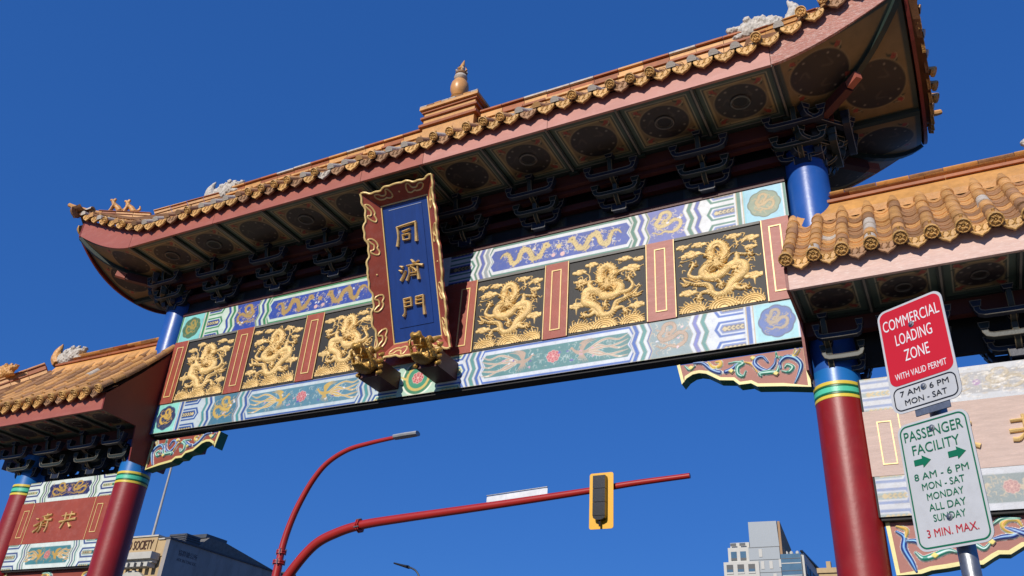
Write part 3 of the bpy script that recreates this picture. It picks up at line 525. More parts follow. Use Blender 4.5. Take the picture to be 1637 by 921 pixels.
# ---------------------------------------------------------------- side bays
def sideband(s, top):
    b0, b1 = (5.105, 5.468) if top else (4.004, 4.408); fade = s > 0
    Wc = 'b9bcc0' if fade else 'd0dad2'; c1, c2 = ('7888ac', '8a9a9a') if fade else ('20306e', '27734f')
    if not top and not fade: c1, c2 = '3a4f80', '3f7f80'
    p = Paint(5.70, 7.86, b0, b1, .008, Wc); h = b1-b0; m = (b0+b1)/2
    hexz(p, 5.70, 6.06, b0, b1, -1, (Wc, c1, Wc, c2, '8f8f80' if fade else '3c3a2a'), None, 'b9a67c'); hexz(p, 7.50, 7.86, b0, b1, 1, (Wc, c1, Wc, c2, '8f8f80' if fade else '3c3a2a'), None, 'b9a67c')
    z = [(.025, c2), (.03, Wc), (.03, c1), (.03, Wc), (.03, c2), (.03, Wc)]
    zig(p, 6.08, b0, b1, -1, z[::-1], .04); zig(p, 7.30, b0, b1, 1, z, .04)
    bg = ('9a9a9c' if top else '7e8a8a') if fade else ('1d2258' if top else '3f7a80'); dr = 'b5a890' if fade else 'b8923e'
    p.poly(curve(6.27, b0+.045, b1-.045, -1, .04)+curve(7.29, b0+.045, b1-.045, 1, .04)[::-1], Wc); p.poly(curve(6.29, b0+.065, b1-.065, -1, .04)+curve(7.27, b0+.065, b1-.065, 1, .04)[::-1], bg)
    wisps(p, 6.78, m, .9, h*.55, 40, dr)
    if top: pdragon(p, 6.54, m, .46, h*.74, dr, -1, True); pdragon(p, 7.02, m, .46, h*.74, dr, 1, True); p.disc(6.78, m, .035, '9a7aa0')
    else: phoenix(p, 6.58, m, .24, -1, dr); phoenix(p, 7.0, m, .24, 1, dr); peony(p, 6.80 if s < 0 else 6.87, m+.01, .075, 'b0524e' if not fade else 'a87a78', 'd0a898')
    if fade and top:
        for _ in range(900): x = rng.uniform(6.1, 7.85); zz = rng.uniform(b0+.02, b1-.02); l = rng.uniform(.02, .07); p.stroke([(x, zz), (x+l, zz+rng.uniform(-.01, .01))], [.002, rng.uniform(.003, .009), .002], ['d6d0c6', 'c9c4bc', 'a9aab0', 'dedad2', 'b9b0a4'][rng.randint(5)])
    return p.mesh('painted_band', front(-.004, s), M_paint, flip=s < 0)
J1 = {-1: None, 1: None}
for s in (-1, 1):
    f = lambda a, b: (a, b) if s > 0 else (-b, -a)
    def bx(a, b, y0, y1, z0, z1, m, nm, par=G):
        a, b = f(a, b); return MB().box(a, b, y0, y1, z0, z1, m).build(nm, par, 0)
    for top, z0, z1 in ((1, 5.105, 5.468), (0, 4.004, 4.408)):
        bo = bx(5.68, 7.88, 0, .27, z0, z1, M_dark, 'side_upper_beam' if top else 'side_lower_beam'); link('painted_band', sideband(s, top), bo)
    bx(5.7, 7.86, .02, .25, 3.975, 4.002, M_dark, 'beam_soffit')
    rp = bx(5.68, 7.88, -.008, .2, 4.41, 5.103, M_redfade if s > 0 else M_red, 'red_side_panel')
    for x in (6.01, 7.54): bx(x, x+.01, -.016, -.0085, 4.41, 5.1, M_goldl, 'gold_edge', rp)
    for c in (5.87, 7.69):
        fm = MB(); w, z0, z1 = .07, 4.52, 4.98
        for x0, x1, u, v in ((c-w, c-w+.012, z0, z1), (c+w-.012, c+w, z0, z1), (c-w+.012, c+w-.012, z0, z0+.012), (c-w+.012, c+w-.012, z1-.012, z1)): a_, b_ = f(x0, x1); fm.box(a_, b_, -.016, -.0085, u, v, M_goldl)
        fm.build('gold_frame', rp, 0)
    wall = lambda a, b, h: (a, -.009-h, b)
    if s < 0:
        GJ = [('chinese_character', [([[-6.699, 4.825], [-6.53, 4.835], [-6.386, 4.838]], [.012, .014, .02]), ([[-6.622, 4.875], [-6.608, 4.76]], [.012, .014]), ([[-6.485, 4.885], [-6.5, 4.763]], [.014, .014]), ([[-6.73, 4.73], [-6.541, 4.746], [-6.34, 4.765]], [.02, .014, .024]), ([[-6.617, 4.715], [-6.67, 4.625]], [.012, .022]), ([[-6.508, 4.706], [-6.435, 4.63]], [.012, .024])]),
              ('chinese_character', [([[-7.345, 4.82], [-7.278, 4.806]], [.012, .02]), ([[-7.35, 4.70], [-7.227, 4.746]], [.02, .01]), ([[-7.33, 4.60], [-7.26, 4.64], [-7.21, 4.698]], [.022, .014, .008]), ([[-7.203, 4.845], [-6.975, 4.87]], [.011, .018]), ([[-7.083, 4.895], [-7.09, 4.844]], [.012, .012]), ([[-7.153, 4.836], [-7.091, 4.785], [-6.939, 4.785]], [.009, .012, .022]), ([[-7.045, 4.85], [-7.144, 4.772], [-7.24, 4.745]], [.009, .012, .008]), ([[-7.184, 4.765], [-7.17, 4.648], [-7.215, 4.59]], [.011, .012, .014]), ([[-7.029, 4.765], [-7.02, 4.662], [-7.04, 4.59]], [.011, .012, .016]), ([[-7.15, 4.727], [-7.049, 4.727]], [.009, .009]), ([[-7.148, 4.683], [-7.039, 4.683]], [.009, .009])])]
    else:
        GJ = [('chinese_character', [([[6.3, 4.88], [6.5, 4.885], [6.655, 4.862]], [.014, .016, .022]), ([[6.27, 4.78], [6.64, 4.79]], [.016, .018]), ([[6.47, 4.88], [6.44, 4.76], [6.33, 4.62]], [.016, .018, .012]), ([[6.5, 4.77], [6.57, 4.68], [6.69, 4.625]], [.014, .02, .03])]),
              ('chinese_character', [([[6.985, 4.845], [7.1, 4.85], [7.26, 4.86]], [.016, .016, .02]), ([[6.96, 4.745], [7.26, 4.755]], [.022, .016]), ([[6.975, 4.66], [7.03, 4.66], [7.09, 4.72]], [.026, .024, .01]), ([[7.1, 4.9], [7.1, 4.6]], [.016, .018]), ([[7.15, 4.68], [7.26, 4.66]], [.016, .012]), ([[7.12, 4.74], [7.2, 4.63]], [.012, .022])])]
    for nm, st in GJ:
        mb = MB()
        for pts, w in st: brush(mb, pts, w, wall, M_gold, .035)
        mb.build(nm, rp, 30)

# ---------------------------------------------------------------- coffered soffits
DK = dict(fld='4a4038', grn='3d4a40', gold='7e6a48', red='7a3a30')
def coffer(p, x0, x1, y0, y1, ring, cx=None, cy=None, r=None, frame=True):
    if frame: p.rect(x0, x1, y0, y1, '46584c'); m_ = .09; p.rect(x0+m_-.012, x1-m_+.012, y0+.07, y1-.07, 'a09b80'); p.rect(x0+m_, x1-m_, y0+.082, y1-.082, '333d36'); p.rect(x0+m_+.02, x1-m_-.02, y0+.1, y1-.1, 'a08a5c'); p.rect(x0+m_+.05, x1-m_-.05, y0+.13, y1-.13, '7a6444')
    cx = (x0+x1)/2 if cx is None else cx; cy = (y0+y1)/2 if cy is None else cy; r = r or min(x1-x0, y1-y0)*.33
    for sx in (-1, 1):
        for sy in (-1, 1):
            ax, ay = cx+sx*(x1-x0)*.3, cy+sy*(y1-y0)*.325
            for k in range(3): a = math.atan2(-sy, -sx)+(k-1)*1.15; l = .1; p.stroke([(ax, ay), (ax+l*.6*math.cos(a), ay+l*.6*math.sin(a)), (ax+l*math.cos(a+.3), ay+l*math.sin(a+.3))], [.018, .014, .003], '2f3a2a' if k != 1 else '8a3a2e')
            p.stroke([(ax-sx*.02, ay-sy*.075), (ax+sx*.03, ay-sy*.03), (ax+sx*.02, ay+sy*.02), (ax-sx*.07, ay+sy*.025)], .006, 'b5a078')
            for k in range(4): a = k*1.57+.4+sx; p.disc(ax+.02*math.cos(a), ay+.02*math.sin(a), .015, 'a04436')
    p.disc(cx, cy, r*1.07, '8c7a58'); p.disc(cx, cy, r*1.03, '4a4032'); p.disc(cx, cy, r, '2e2826')
    for k in range(12): a = k*PI/6; p.disc(cx+r*.86*math.cos(a), cy+r*.86*math.sin(a), .014, '80776a' if k % 3 else '4a3a34')
    for k in range(3): a = k*2.1+1; p.stroke([(cx+r*.35*math.cos(a), cy+r*.35*math.sin(a)), (cx+r*.55*math.cos(a+.6), cy+r*.55*math.sin(a+.6)), (cx+r*.7*math.cos(a+.1), cy+r*.7*math.sin(a+.1))], [.012, .018, .006], '453c36')
    p.disc(cx, cy, r*.62, None)
    if ring: p.disc(cx, cy, r*.38, '6f675c'); p.disc(cx, cy, r*.3, '141212')
XS = .98
def coffer_mesh(w, d, ring, nm='coffer'):
    p = Paint(-w/2, w/2, -d/2, d/2, .012, '475246'); coffer(p, -w/2, w/2, -d/2, d/2, ring)
    return p.mesh(nm, lambda a, b, h: (a, b, 0*a), M_paintd, flip=True)
cm = [coffer_mesh(XS-.02, .93, k) for k in (0, 1)]
torus = MB(); torus.tube([(.115*math.cos(a), .115*math.sin(a), -.012) for a in np.linspace(0, 2*PI, 24, endpoint=False)], .014, mat('lamp_ring_dark', '6a645c', rough=.4, metal=.5), 6, closed=True)
torusm = torus.mesh('ring'); railm = MB().box(-.035, .035, -.50, .50, -.035, .02, M_rail).box(-.012, .012, -.50, .50, -.05, -.035, M_line).mesh('soffit_rail', 0)
sof = MB().box(-5.42, 5.42, -1.30, -.3, 9.035, 9.06, M_dark).box(-5.9, 5.9, -.3, .57, 9.05, 9.08, M_dark).box(-5.42, 5.42, .57, 1.57, 9.035, 9.06, M_dark).build('soffit_deck', G, 0)
for k in range(-5, 6):
    ring = abs(k) in (2, 4, 5)
    for side in (0, 1):
        y = -.815 if side == 0 else 2*YC+.815
        c = link('coffer', cm[ring], G, (k*XS, y, 9.018));
        if side: c.rotation_euler = (0, 0, PI)
        if ring: r_ = link('ring', torusm, c)
for k in range(-5, 7):
    for y in (-.815, 2*YC+.815): link('soffit_rail', railm, G, ((k-.5)*XS, y, 9.02))
nod = MB().box(-.07, .07, -.03, .03, -.05, .03, M_rail).mesh('rail_node', 0)
for y, sg in ((-.34, 1), (2*YC+.34, -1)):
    lr = MB().box(-5.9, 5.9, y-.03, y+.03, 8.985, 9.03, M_rail).box(-5.9, 5.9, y-.037, y-.03, 9.0, 9.012, M_line).box(-5.9, 5.9, y+.03*sg, y+.13*sg, 8.80, 8.984, M_darkred).build('eave_purlin', G, 0)
    for k in range(-5, 7): link('rail_node', nod, lr, ((k-.5)*XS, y, 8.995))
def FL(x): t = max(0, (abs(x)-5.38)/1.5); return .6*t**1.5
def TL(x): t = max(0, (abs(x)-5.12)/1.9); return .74*t**1.15
HD = 1.47
def EL_(y): return .615*abs((y-YC)/HD)**2.3
def zs(x, y):
    dx = np.clip((np.abs(x)-5.38)/1.5, 0, 1); dy = np.clip(np.abs(y-YC)/HD, 0, 1); return 9.0+.58*dx**1.5*dy**2.0
for s in (-1, 1):
    p = Paint(5.42, 6.86, YC-1.45, YC+1.45, .012, '3c463f'); x_, y_ = 5.42, YC
    for v in (-1, 1):
        p.poly([(5.47, YC+v*1.42), (6.72, YC+v*1.42), (5.9, YC+v*.55), (5.47, YC+v*.52)], '846c46'); coffer(p, 5.42, 6.3, YC+v*1.03-.47, YC+v*1.03+.47, 0, 5.86, YC+v*1.02, .33, frame=False)
        p.poly([(6.80, YC+v*1.32), (6.80, YC+v*.06), (5.98, YC+v*.06), (5.98, YC+v*.48)], '846c46'); coffer(p, 5.98, 6.85, YC+v*.55-.48, YC+v*.55+.48, 0, 6.42, YC+v*.56, .34, frame=False)
        p.stroke([(5.88, YC+v*.5), (6.9, YC+v*1.5)], .05, '3a4a40'); p.stroke([(5.88, YC+v*.5), (6.9, YC+v*1.5)], .008, '8a857a')
    p.stroke([(5.9, YC), (6.9, YC)], .045, '3a4a40'); p.stroke([(5.9, YC), (6.9, YC)], .008, '8a857a')
    p.rect(5.42, 5.9, YC-.47, YC+.47, '1c1b1a')
    e = link('end_soffit', p.mesh('end_soffit', lambda a, b, h: (s*a, b, zs(a, b)), M_paintd, flip=s > 0), G)
    rl = MB()
    for v in (-1, 1):
        rl.sweep([(s*(5.88+1.0*t), YC+v*(.48+1.0*t), zs(5.88+t, YC+v*(.48+t))-.03) for t in np.linspace(0, .98, 9)], rect(.07, .06), M_rail)
        rl.sweep([(s*5.92, YC+v*.02, 8.98), (s*5.92, YC+v*.5, 8.99)], rect(.06, .06), M_rail)
    rl.sweep([(s*(5.9+.96*t), YC, 8.965) for t in (0, 1)], rect(.07, .06), M_rail); rl.build('corner_rail', e, 0)
    for v in (-1, 1): MB().sweep([(s*5.6, YC+v*.3, 8.86), (s*6.14, YC+v*.82, 8.92)], rect(.1, .14), M_darkred).build('corner_beam', G, 0)
    for v in (-1, 1):
        n_ = Vector((s*.95, v*.9, .18)).normalized(); b0_ = Vector((s*6.15, YC+v*.83, 8.92)); MB().sweep([b0_, b0_+n_*.17], rect(.085, .1), M_fascia).build('beam_end', G, 0)
# fascia boards
def fascia(x0, x1, front_, m, n=2):
    ys = (-1.337, -1.297) if front_ else (2*YC+1.297, 2*YC+1.337); vs = []; N = n
    for i in range(N+1):
        x = x0+(x1-x0)*i/N; b = 8.98+FL(x); t = 9.275+TL(x)*.97; vs += [(x, ys[0], b), (x, ys[1], b), (x, ys[1], t), (x, ys[0], t)]
    fs = [(i*4+k, i*4+(k+1) % 4, i*4+4+(k+1) % 4, i*4+4+k) for i in range(N) for k in range(4)]+[(3, 2, 1, 0), tuple(N*4+k for k in range(4))]
    mb = MB(); mb.add(vs, fs, m); return mb.build('fascia_board', G, 0)
cuts = [-5.38, -3.45, -.53, .55, 2.49, 5.38]
for fr in (True, False):
    for a, b in zip(cuts[:-1], cuts[1:]): fascia(a+.003, b-.003, fr, M_fascr if a > .5 else M_fascia)
    fascia(5.384, 6.88, fr, M_peel, 14)['label'] = 'peeling upswept corner board'; fascia(-6.88, -5.384, fr, M_fascia, 14)
for s in (-1, 1):
    vs = []; N = 24
    for i in range(N+1):
        y = YC-HD+2*HD*i/N; b = 8.965+EL_(y); t = 9.25+EL_(y)*1.12; vs += [(s*6.885, y, b), (s*6.925, y, b), (s*6.925, y, t), (s*6.885, y, t)]
    fs = [(i*4+k, i*4+(k+1) % 4, i*4+4+(k+1) % 4, i*4+4+k) for i in range(N) for k in range(4)]+[(3, 2, 1, 0), tuple(N*4+k for k in range(4))]
    if s > 0: fs = [f[::-1] for f in fs]
    MB().add(vs, fs, M_gable).build('end_fascia_board', G, 0)
# infill wall behind the brackets
MB().box(-5.2, 5.2, -.22, -.14, 8.74, 8.84, M_darkred).build('inner_purlin', G, 0); MB().box(-5.2, 5.2, -.05, .05, 8.56, 8.66, M_darkred).build('inner_purlin', G, 0)
for k in range(8):
    x = -4.25+k*1.2135
    p = Paint(-.36, .36, 0, .2, .01, '28323a'); p.rect(-.34, .34, .015, .185, '3a3f3a'); wisps(p, 0, .1, .6, .15, 26, '6b6450'); leaves(p, 0, .1, .5, '5d5a4a', '4a4c44'); link('infill_painting', p.mesh('infill_painting', front(.058), M_paintd), G, (x, 0, 8.345))
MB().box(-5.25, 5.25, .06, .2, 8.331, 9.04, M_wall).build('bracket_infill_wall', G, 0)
# ---------------------------------------------------------------- bracket sets
def edge_tube(mb, pts, off, m=M_line, r=.0055): mb.tube([Vector(p)+Vector(off) for p in pts], r, m, 4)
def arm_mesh(L, m, nm='cross_arm'):
    mb = MB(); h = L/2; pth = [(-h, 0, .10), (-h, 0, .055), (-h+.02, 0, .018), (-h+.07, 0, .0), (0, 0, -.004), (h-.07, 0, .0), (h-.02, 0, .018), (h, 0, .055), (h, 0, .10)]
    mb.sweep(pth, [(-.03, -.042), (.03, -.042), (.03, .042), (-.03, .042)], m, up=(0, 1, 0))
    for oz in (-.028, .028):
        P = []
        for i, q in enumerate(pth):
            a = Vector(pth[max(i-1, 0)]); b = Vector(pth[min(i+1, 8)]); t = (b-a).normalized(); nn = Vector((-t.z, 0, t.x)); P.append(Vector(q)+nn*oz+Vector((0, -.043, 0)))
        mb.tube(P, .005, M_line, 4, up=(0, 1, 0))
    for s in (-1, 1):
        x = s*h; q = [(-.04, .09), (.04, .09), (.058, .17), (-.058, .17)]
        mb.prism([(x+a, b) for a, b in q], lambda a, b, d: (a, d, b), -.05, .05, m)
        mb.tube([Vector((x+a, -.051, b)) for a, b in q], .0055, M_line, 4, up=(0, 1, 0), closed=True)
    return mb.mesh(nm, 30)
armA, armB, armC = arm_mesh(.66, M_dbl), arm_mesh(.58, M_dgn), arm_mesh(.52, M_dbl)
def core_mesh():
    mb = MB(); mb.prism([(-.09, 0), (.09, 0), (.11, .1), (-.11, .1)], lambda a, b, d: (a, d, b), -.12, .05, M_dbl)
    for s in (-1, 1): mb.tube([(s*.1, -.125, .0), (s*.105, -.125, .1)], .006, M_line, 4)
    for pth in ([(0, .02, .08), (0, -.14, .13), (0, -.22, .2), (0, -.25, .3), (0, -.27, .38)], [(0, -.1, .36), (0, -.3, .38), (0, -.4, .44), (0, -.45, .55), (0, -.47, .66)]):
        P = [tuple(q) for q in cr(pth, .04)[0]]
        mb.sweep(P, rect(.075, .09), M_darkred, up=(1, 0, 0)) if False else mb.sweep(P, [(-.035, -.026), (.035, -.026), (.035, .026), (-.035, .026)], M_dgn, up=(1, 0, 0))
        for s in (-1, 1): mb.tube([(s*.027, y-.02, z-.028) for x, y, z in P], .007, mat('bracket_gold_line', '7a6a4c', rough=.4), 4, up=(0, 1, 0))
        y, z = P[-1][1], P[-1][2]; mb.prism([(-.04, z), (.04, z), (.06, z+.06), (-.06, z+.06)], lambda a, b, d: (a, d, b), y-.05, y+.04, M_dbl)
        mb.tube([Vector((a, y-.052, b)) for a, b in ((-.04, z), (.04, z), (.06, z+.06), (-.06, z+.06))], .006, M_line, 4, up=(0, 1, 0), closed=True)
    return mb.mesh('bracket_set', 30)
corem = core_mesh()
def bracket(x, y, z, back=False, sc=1., small=False, side=0, shift=0):
    c = link('bracket_set', corem, G, (x, y, z)); c.scale = (sc, sc, sc*.93)
    if back: c.rotation_euler = (0, 0, PI)
    if side: c.rotation_euler = (0, 0, side)
    for me, yy, zz in ((armC, -.06, .12), (armB, -.245, .22), (armA, -.43, .42)) + (() if small else ((armA, -.06, .33),)): a_ = link('cross_arm', me, c, (shift*(-1 if back else 1), yy, zz)); a_.scale = (.72, 1, 1) if shift else (1, 1, 1)
BX = [.607+1.2135*k for k in range(4)]; BX += [5.461]
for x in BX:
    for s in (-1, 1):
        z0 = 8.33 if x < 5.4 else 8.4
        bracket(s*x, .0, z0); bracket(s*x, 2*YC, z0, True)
for s in (-1, 1):
    bracket(s*5.6, YC, 8.4, side=s*PI/2); bracket(s*5.52, YC-.1, 8.42, side=s*PI/4, small=True); bracket(s*5.52, YC+.1, 8.42, side=s*3*PI/4, small=True)

# ---------------------------------------------------------------- tiles
def tube_tile(r, L, capd, nm):
    mb = MB(); n = 8; prof = [(0, 1.06), (.03, 1.07), (.05, 1.0), (L, .93)]; vs = []
    for y, k in prof: vs += [(r*k*math.cos(PI*(q/n)*1.16-PI*.08), y, r*k*math.sin(PI*(q/n)*1.16-PI*.08)) for q in range(n+1)]
    m = n+1; fs = [(i*m+q+1, i*m+q, i*m+m+q, i*m+m+q+1) for i in range(len(prof)-1) for q in range(n)]
    mb.add(vs, fs, M_tile); mb.add(vs[:m], [tuple(range(m))], M_tile)
    if capd:
        mb.mats.append(M_cap); R = r*1.14
        def ring(rr, y): return [(rr*math.cos(2*PI*q/14), y, rr*math.sin(2*PI*q/14)) for q in range(14)]
        pr = [(R*.98, .02), (R, -.012), (R*.86, -.018), (R*.8, -.006), (R*.55, -.006), (R*.48, -.016), (R*.3, -.016), (R*.2, -.004), (R*.08, -.014)]
        vs = sum([ring(a, b) for a, b in pr], []); fs = [(i*14+q, i*14+(q+1) % 14, (i+1)*14+(q+1) % 14, (i+1)*14+q) for i in range(len(pr)-1) for q in range(14)]+[tuple((len(pr)-1)*14+q for q in range(14))]
        mb.add(vs, fs, M_cap)
        for k in range(6): a = k*PI/3; mb.tube([(R*.3*math.cos(a), -.014, R*.3*math.sin(a)), (R*.62*math.cos(a+.3), -.016, R*.62*math.sin(a+.3))], .006, M_cap, 4)
        mb.tube([(0, .1, r*.95), (0, .1, r*1.35)], .016, M_cap, 6)
    return mb.mesh(nm, 40)
def pan_tile(w, L, nm):
    mb = MB(); n = 6; vs = []
    for y, dz in ((0, -.018), (0, .0), (L, -.012)):
        vs += [(w*(q/n-.5), y, -.05*math.sin(PI*q/n)+dz+.012) for q in range(n+1)]
    m = n+1; fs = [(i*m+q, i*m+q+1, i*m+m+q+1, i*m+m+q) for i in range(2) for q in range(n)]
    return mb.add(vs, fs, M_tile).mesh(nm, 25)
def drip_tile(w, h, nm):
    mb = MB(); n = 10; top = [(w*(q/n-.5), -.05*math.sin(PI*q/n)+.012) for q in range(n+1)]
    pts = [(w/2, -h*.25), (w*.43, -h*.5), (w*.27, -h*.74), (w*.1, -h*.86), (0, -h), (-w*.1, -h*.86), (-w*.27, -h*.74), (-w*.43, -h*.5), (-w/2, -h*.25)]
    mb.prism(top+pts, lambda a, b, d: (a, d, b), -.018, .012, M_cap)
    edge = [Vector((a, -.02, b)) for a, b in pts]; mb.tube(edge, .009, M_cap, 5, up=(0, 1, 0))
    for k in range(5): x = w*(k-2)*.15; mb.tube([(x, -.02, -.03), (x+.02*(-1)**k, -.026, -.06), (x-.012, -.02, -h*.62)], .007, M_cap, 4, up=(0, 1, 0))
    return mb.mesh(nm, 30)
def pick(o, worn=.1, dull=.3):
    u = random.random()
    m = M_tilew if u < worn else (M_tiled if u < worn+dull else None)
    if m: o.material_slots[0].link = 'OBJECT'; o.material_slots[0].material = m
tS = [tube_tile(.066, .25, k, 'tube_tile') for k in (0, 1)]; pS = pan_tile(.2, .2, 'pan_tile'); dS = drip_tile(.215, .155, 'drip_tile')
tM = [tube_tile(.058, .3, k, 'tube_tile') for k in (0, 1)]; pM = pan_tile(.19, .2, 'pan_tile'); dM = drip_tile(.235, .165, 'drip_tile')
def tan_at(f, u):
    a, b = f(u), f(min(u+.01, 1.0001)); return b-a
def lay(parent, P, D, name, me, roll_axis, worn=.1, dull=.3):
    """put a tile at P with local +Y along D (up the slope)"""
    D = (D.normalized()+Vector((random.uniform(-.022, .022), random.uniform(-.022, .022), random.uniform(-.02, .02)))).normalized(); X = roll_axis.normalized(); Z = X.cross(D).normalized(); X = D.cross(Z); P = P+Z*random.uniform(-.004, .004)+X*random.uniform(-.004, .004)
    o = bpy.data.objects.new(name, me); COL.objects.link(o); o.parent = parent
    o.matrix_local = Matrix(((X.x, D.x, Z.x, P.x), (X.y, D.y, Z.y, P.y), (X.z, D.z, Z.z, P.z), (0, 0, 0, 1)))
    pick(o, worn, dull); return o
def column(parent, f, smax, axis, tm, pm, dm, step, half, seg, nseg, pan_seg, sag_pts, stuff=None, worn=.1, worn0=.25, chip=0.):
    """f(s, off): surface point; one tube column plus the pan strip beside it"""
    s = 0.; k = 0
    L = sum((f((i+1)/10)-f(i/10)).length for i in range(10))
    while s*L < smax*L-.06:
        P = f(s); D = f(min(s+.05, 1.02))-P
        if k == 0: P = P-D.normalized()*.075+Vector((0, 0, .008))
        if stuff is not None and k >= nseg:
            D.normalize(); X = axis.normalized(); Z = X.cross(D).normalized(); vs = []
            for y, r in ((0, 1.06), (min(seg, (smax-s)*L), .95)):
                for q in range(7): a = PI*q/6; vs.append(P+D*y+X*(tm_r*r*math.cos(a))+Z*(tm_r*r*math.sin(a)))
            stuff.add(vs, [(q+1, q, 7+q, 8+q) for q in range(6)], M_tile)
        else:
            broken = k == 0 and random.random() < chip
            if broken: P = P+D.normalized()*.05
            lay(parent, P, D, 'end_tile' if k == 0 else 'tube_tile', tm[1] if k == 0 and not broken else tm[0], axis, .6 if broken else (worn0 if k == 0 else worn))
        s += (seg*.93)/L; k += 1
    if dm is None: return
    s = 0.
    off = axis.normalized()*half
    k = 0
    while s*L < smax*L-.08 and k < pan_seg:
        P = f(s)+off; D = f(min(s+.05, 1.02))-f(s); lay(parent, P, D, 'pan_tile', pm, axis, worn*.5, .4); s += .165/L; k += 1
    P = f(0)+off; D = f(.05)-f(0); h = Vector((D.x, D.y, 0)).normalized()
    o = bpy.data.objects.new('drip_tile', dm); COL.objects.link(o); o.parent = parent; X = axis.normalized()
    Yv = Vector((0, 0, 1)).cross(X).normalized(); Z = X.cross(Yv)
    o.matrix_local = Matrix(((X.x, Yv.x, Z.x, P.x+h.x*.02), (X.y, Yv.y, Z.y, P.y+h.y*.02), (X.z, Yv.z, Z.z, P.z-.005), (0, 0, 0, 1))); pick(o, .03, .25)
# main roof --------------------------------------------------
ZE, ZR, YE, YR, RE = 9.32, 10.78, 1.565, .12, 4.95   # eave height, ridge foot height, half depths from YC, half ridge length
XE = 7.03
def gs(s): return .72*s+.28*s*s
def mainf(x, fr=-1):
    def f(s): return Vector((x, YC+fr*(YE+(YR-YE)*s), ZE+TL(x)*max(0, 1-s*1.1)+(ZR-ZE)*gs(s)))
    return f
def endf(y, sx):
    def f(s): return Vector((sx*(XE+(RE-XE)*s), y, ZE+EL_(y)*1.2*max(0, 1-s*1.1)+(ZR-ZE)*gs(s)))
    return f
mr = MB(); N = 8
def deck(mb, fa, fb, sa, sb, m, n=8, dz=-.10):
    va = [fa(sa*i/n)+Vector((0, 0, dz)) for i in range(n+1)]; vb = [fb(sb*i/n)+Vector((0, 0, dz)) for i in range(n+1)]
    vs = va+vb; mb.add(vs, [(i, i+1, n+2+i, n+1+i) for i in range(n)], m)
def smax_main(x): return 1. if abs(x) <= RE else max(0.03, 1-(abs(x)-RE)/(XE-RE))
def smax_end(y): return max(.03, 1-max(0, (abs(y-YC)-YR))/(YE-YR))
xs = np.linspace(-XE, XE, 57)
for fr in (-1, 1):
    for a, b in zip(xs[:-1], xs[1:]): deck(mr, mainf(a, fr), mainf(b, fr), smax_main(a), smax_main(b), M_mortar)
ys_ = np.linspace(YC-YE, YC+YE, 17)
for sx in (-1, 1):
    for a, b in zip(ys_[:-1], ys_[1:]): deck(mr, endf(a, sx), endf(b, sx), smax_end(a), smax_end(b), M_mortar)
MR = mr.build('main_roof', G, 0); st = MB(); tm_r = .058
SPC = .2636
for k in range(-27, 28):
    x = k*SPC
    if abs(x) > 6.98: continue
    column(MR, mainf(x), smax_main(x), Vector((1, 0, 0)), tM, pM, dM if k < 26 else None, 0, SPC/2, .3, 2, 3, None, st, .14, .08, .6)
for k in range(-26, 27):
    x = k*SPC; f = mainf(x, 1); L = 2.2; s = 0
    while s < smax_main(x)-.02:
        P = f(s); D = (f(s+.02)-P).normalized(); Z = Vector((-1, 0, 0)).cross(D); vs = []
        for y, r in ((0, 1.06), (.28, .95)): vs += [P+D*y+Vector((-1, 0, 0))*(tm_r*r*math.cos(PI*q/6))+Z*(tm_r*r*math.sin(PI*q/6)) for q in range(7)]
        st.add(vs, [(q+1, q, 7+q, 8+q) for q in range(6)]+[tuple(range(7))], M_tile); s += .135
for sx in (-1, 1):
    for k in range(-6, 7):
        y = YC+k*.25
        column(MR, endf(y, sx), smax_end(y), Vector((0, sx, 0)), tM, pM, dM if k < 6 and sx > 0 or k < 6 else None, 0, .125, .3, 2, 2, None, st, .14, .1, .7)
tag(st.build('upper_tile_rows', MR), kind='stuff')
# ridge ------------------------------------------------------
def ridge_run(parent, P0, P1, w, h, nm, segL, seed, small=False):
    """courses of ridge tile laid end to end: plain band, moulding and round cap, each length a piece"""
    rr = random.Random(seed); P0, P1 = Vector(P0), Vector(P1); L = (P1-P0).length; n = max(1, int(round(L/segL))); D = (P1-P0)/n; d = D.normalized(); sd = d.cross(Vector((0, 0, 1))).normalized(); uu = sd.cross(d)
    for lay_, (w0, z0, z1, kind) in enumerate(((w, 0, h*.30, 'b'), (w*1.25, h*.30, h*.40, 'b'), (w*.8, h*.40, h*.72, 'b'), (w*1.12, h*.72, h*.80, 'b'), (w*.62, h*.80, h, 'r'))):
        for i in range(n):
            mb = MB(); a = P0+D*i+d*.004; b = P0+D*(i+1)-d*.004; jz = rr.uniform(-.004, .006); u = rr.random()
            m = {0: M_ridge, 1: M_ridge if u < .5 else M_terra, 2: M_ridge if u < .55 else M_terra, 3: M_terra if u < .5 else M_tilew if u < .75 else M_ridge, 4: M_terra if u < .35 else (M_tilew if u < .62 else M_ridge)}[lay_]
            zc = (z0+z1)/2
            if kind == 'b': mb.sweep([a+uu*(zc+jz), b+uu*(zc+jz)], rect(w0, z1-z0-.003), m)
            else: mb.sweep([a+uu*(zc+jz), b+uu*(zc+jz)], [(w0/2*math.cos(PI*q/5), (z1-z0)*(math.sin(PI*q/5)-.5)) for q in range(6)], m)
            mb.build('ridge_tile', parent, 40)
RD = MB().box(-4.95, 4.95, YC-.09, YC+.09, 10.55, 10.74, M_mortar).build('main_ridge', G, 0)
for a, b, n in ((-5.0, -.56, 1), (.56, 5.0, 2)): ridge_run(RD, (a, YC, 10.74), (b, YC, 10.74), .26, .42, 'ridge', .42, n)
ped = MB(); 
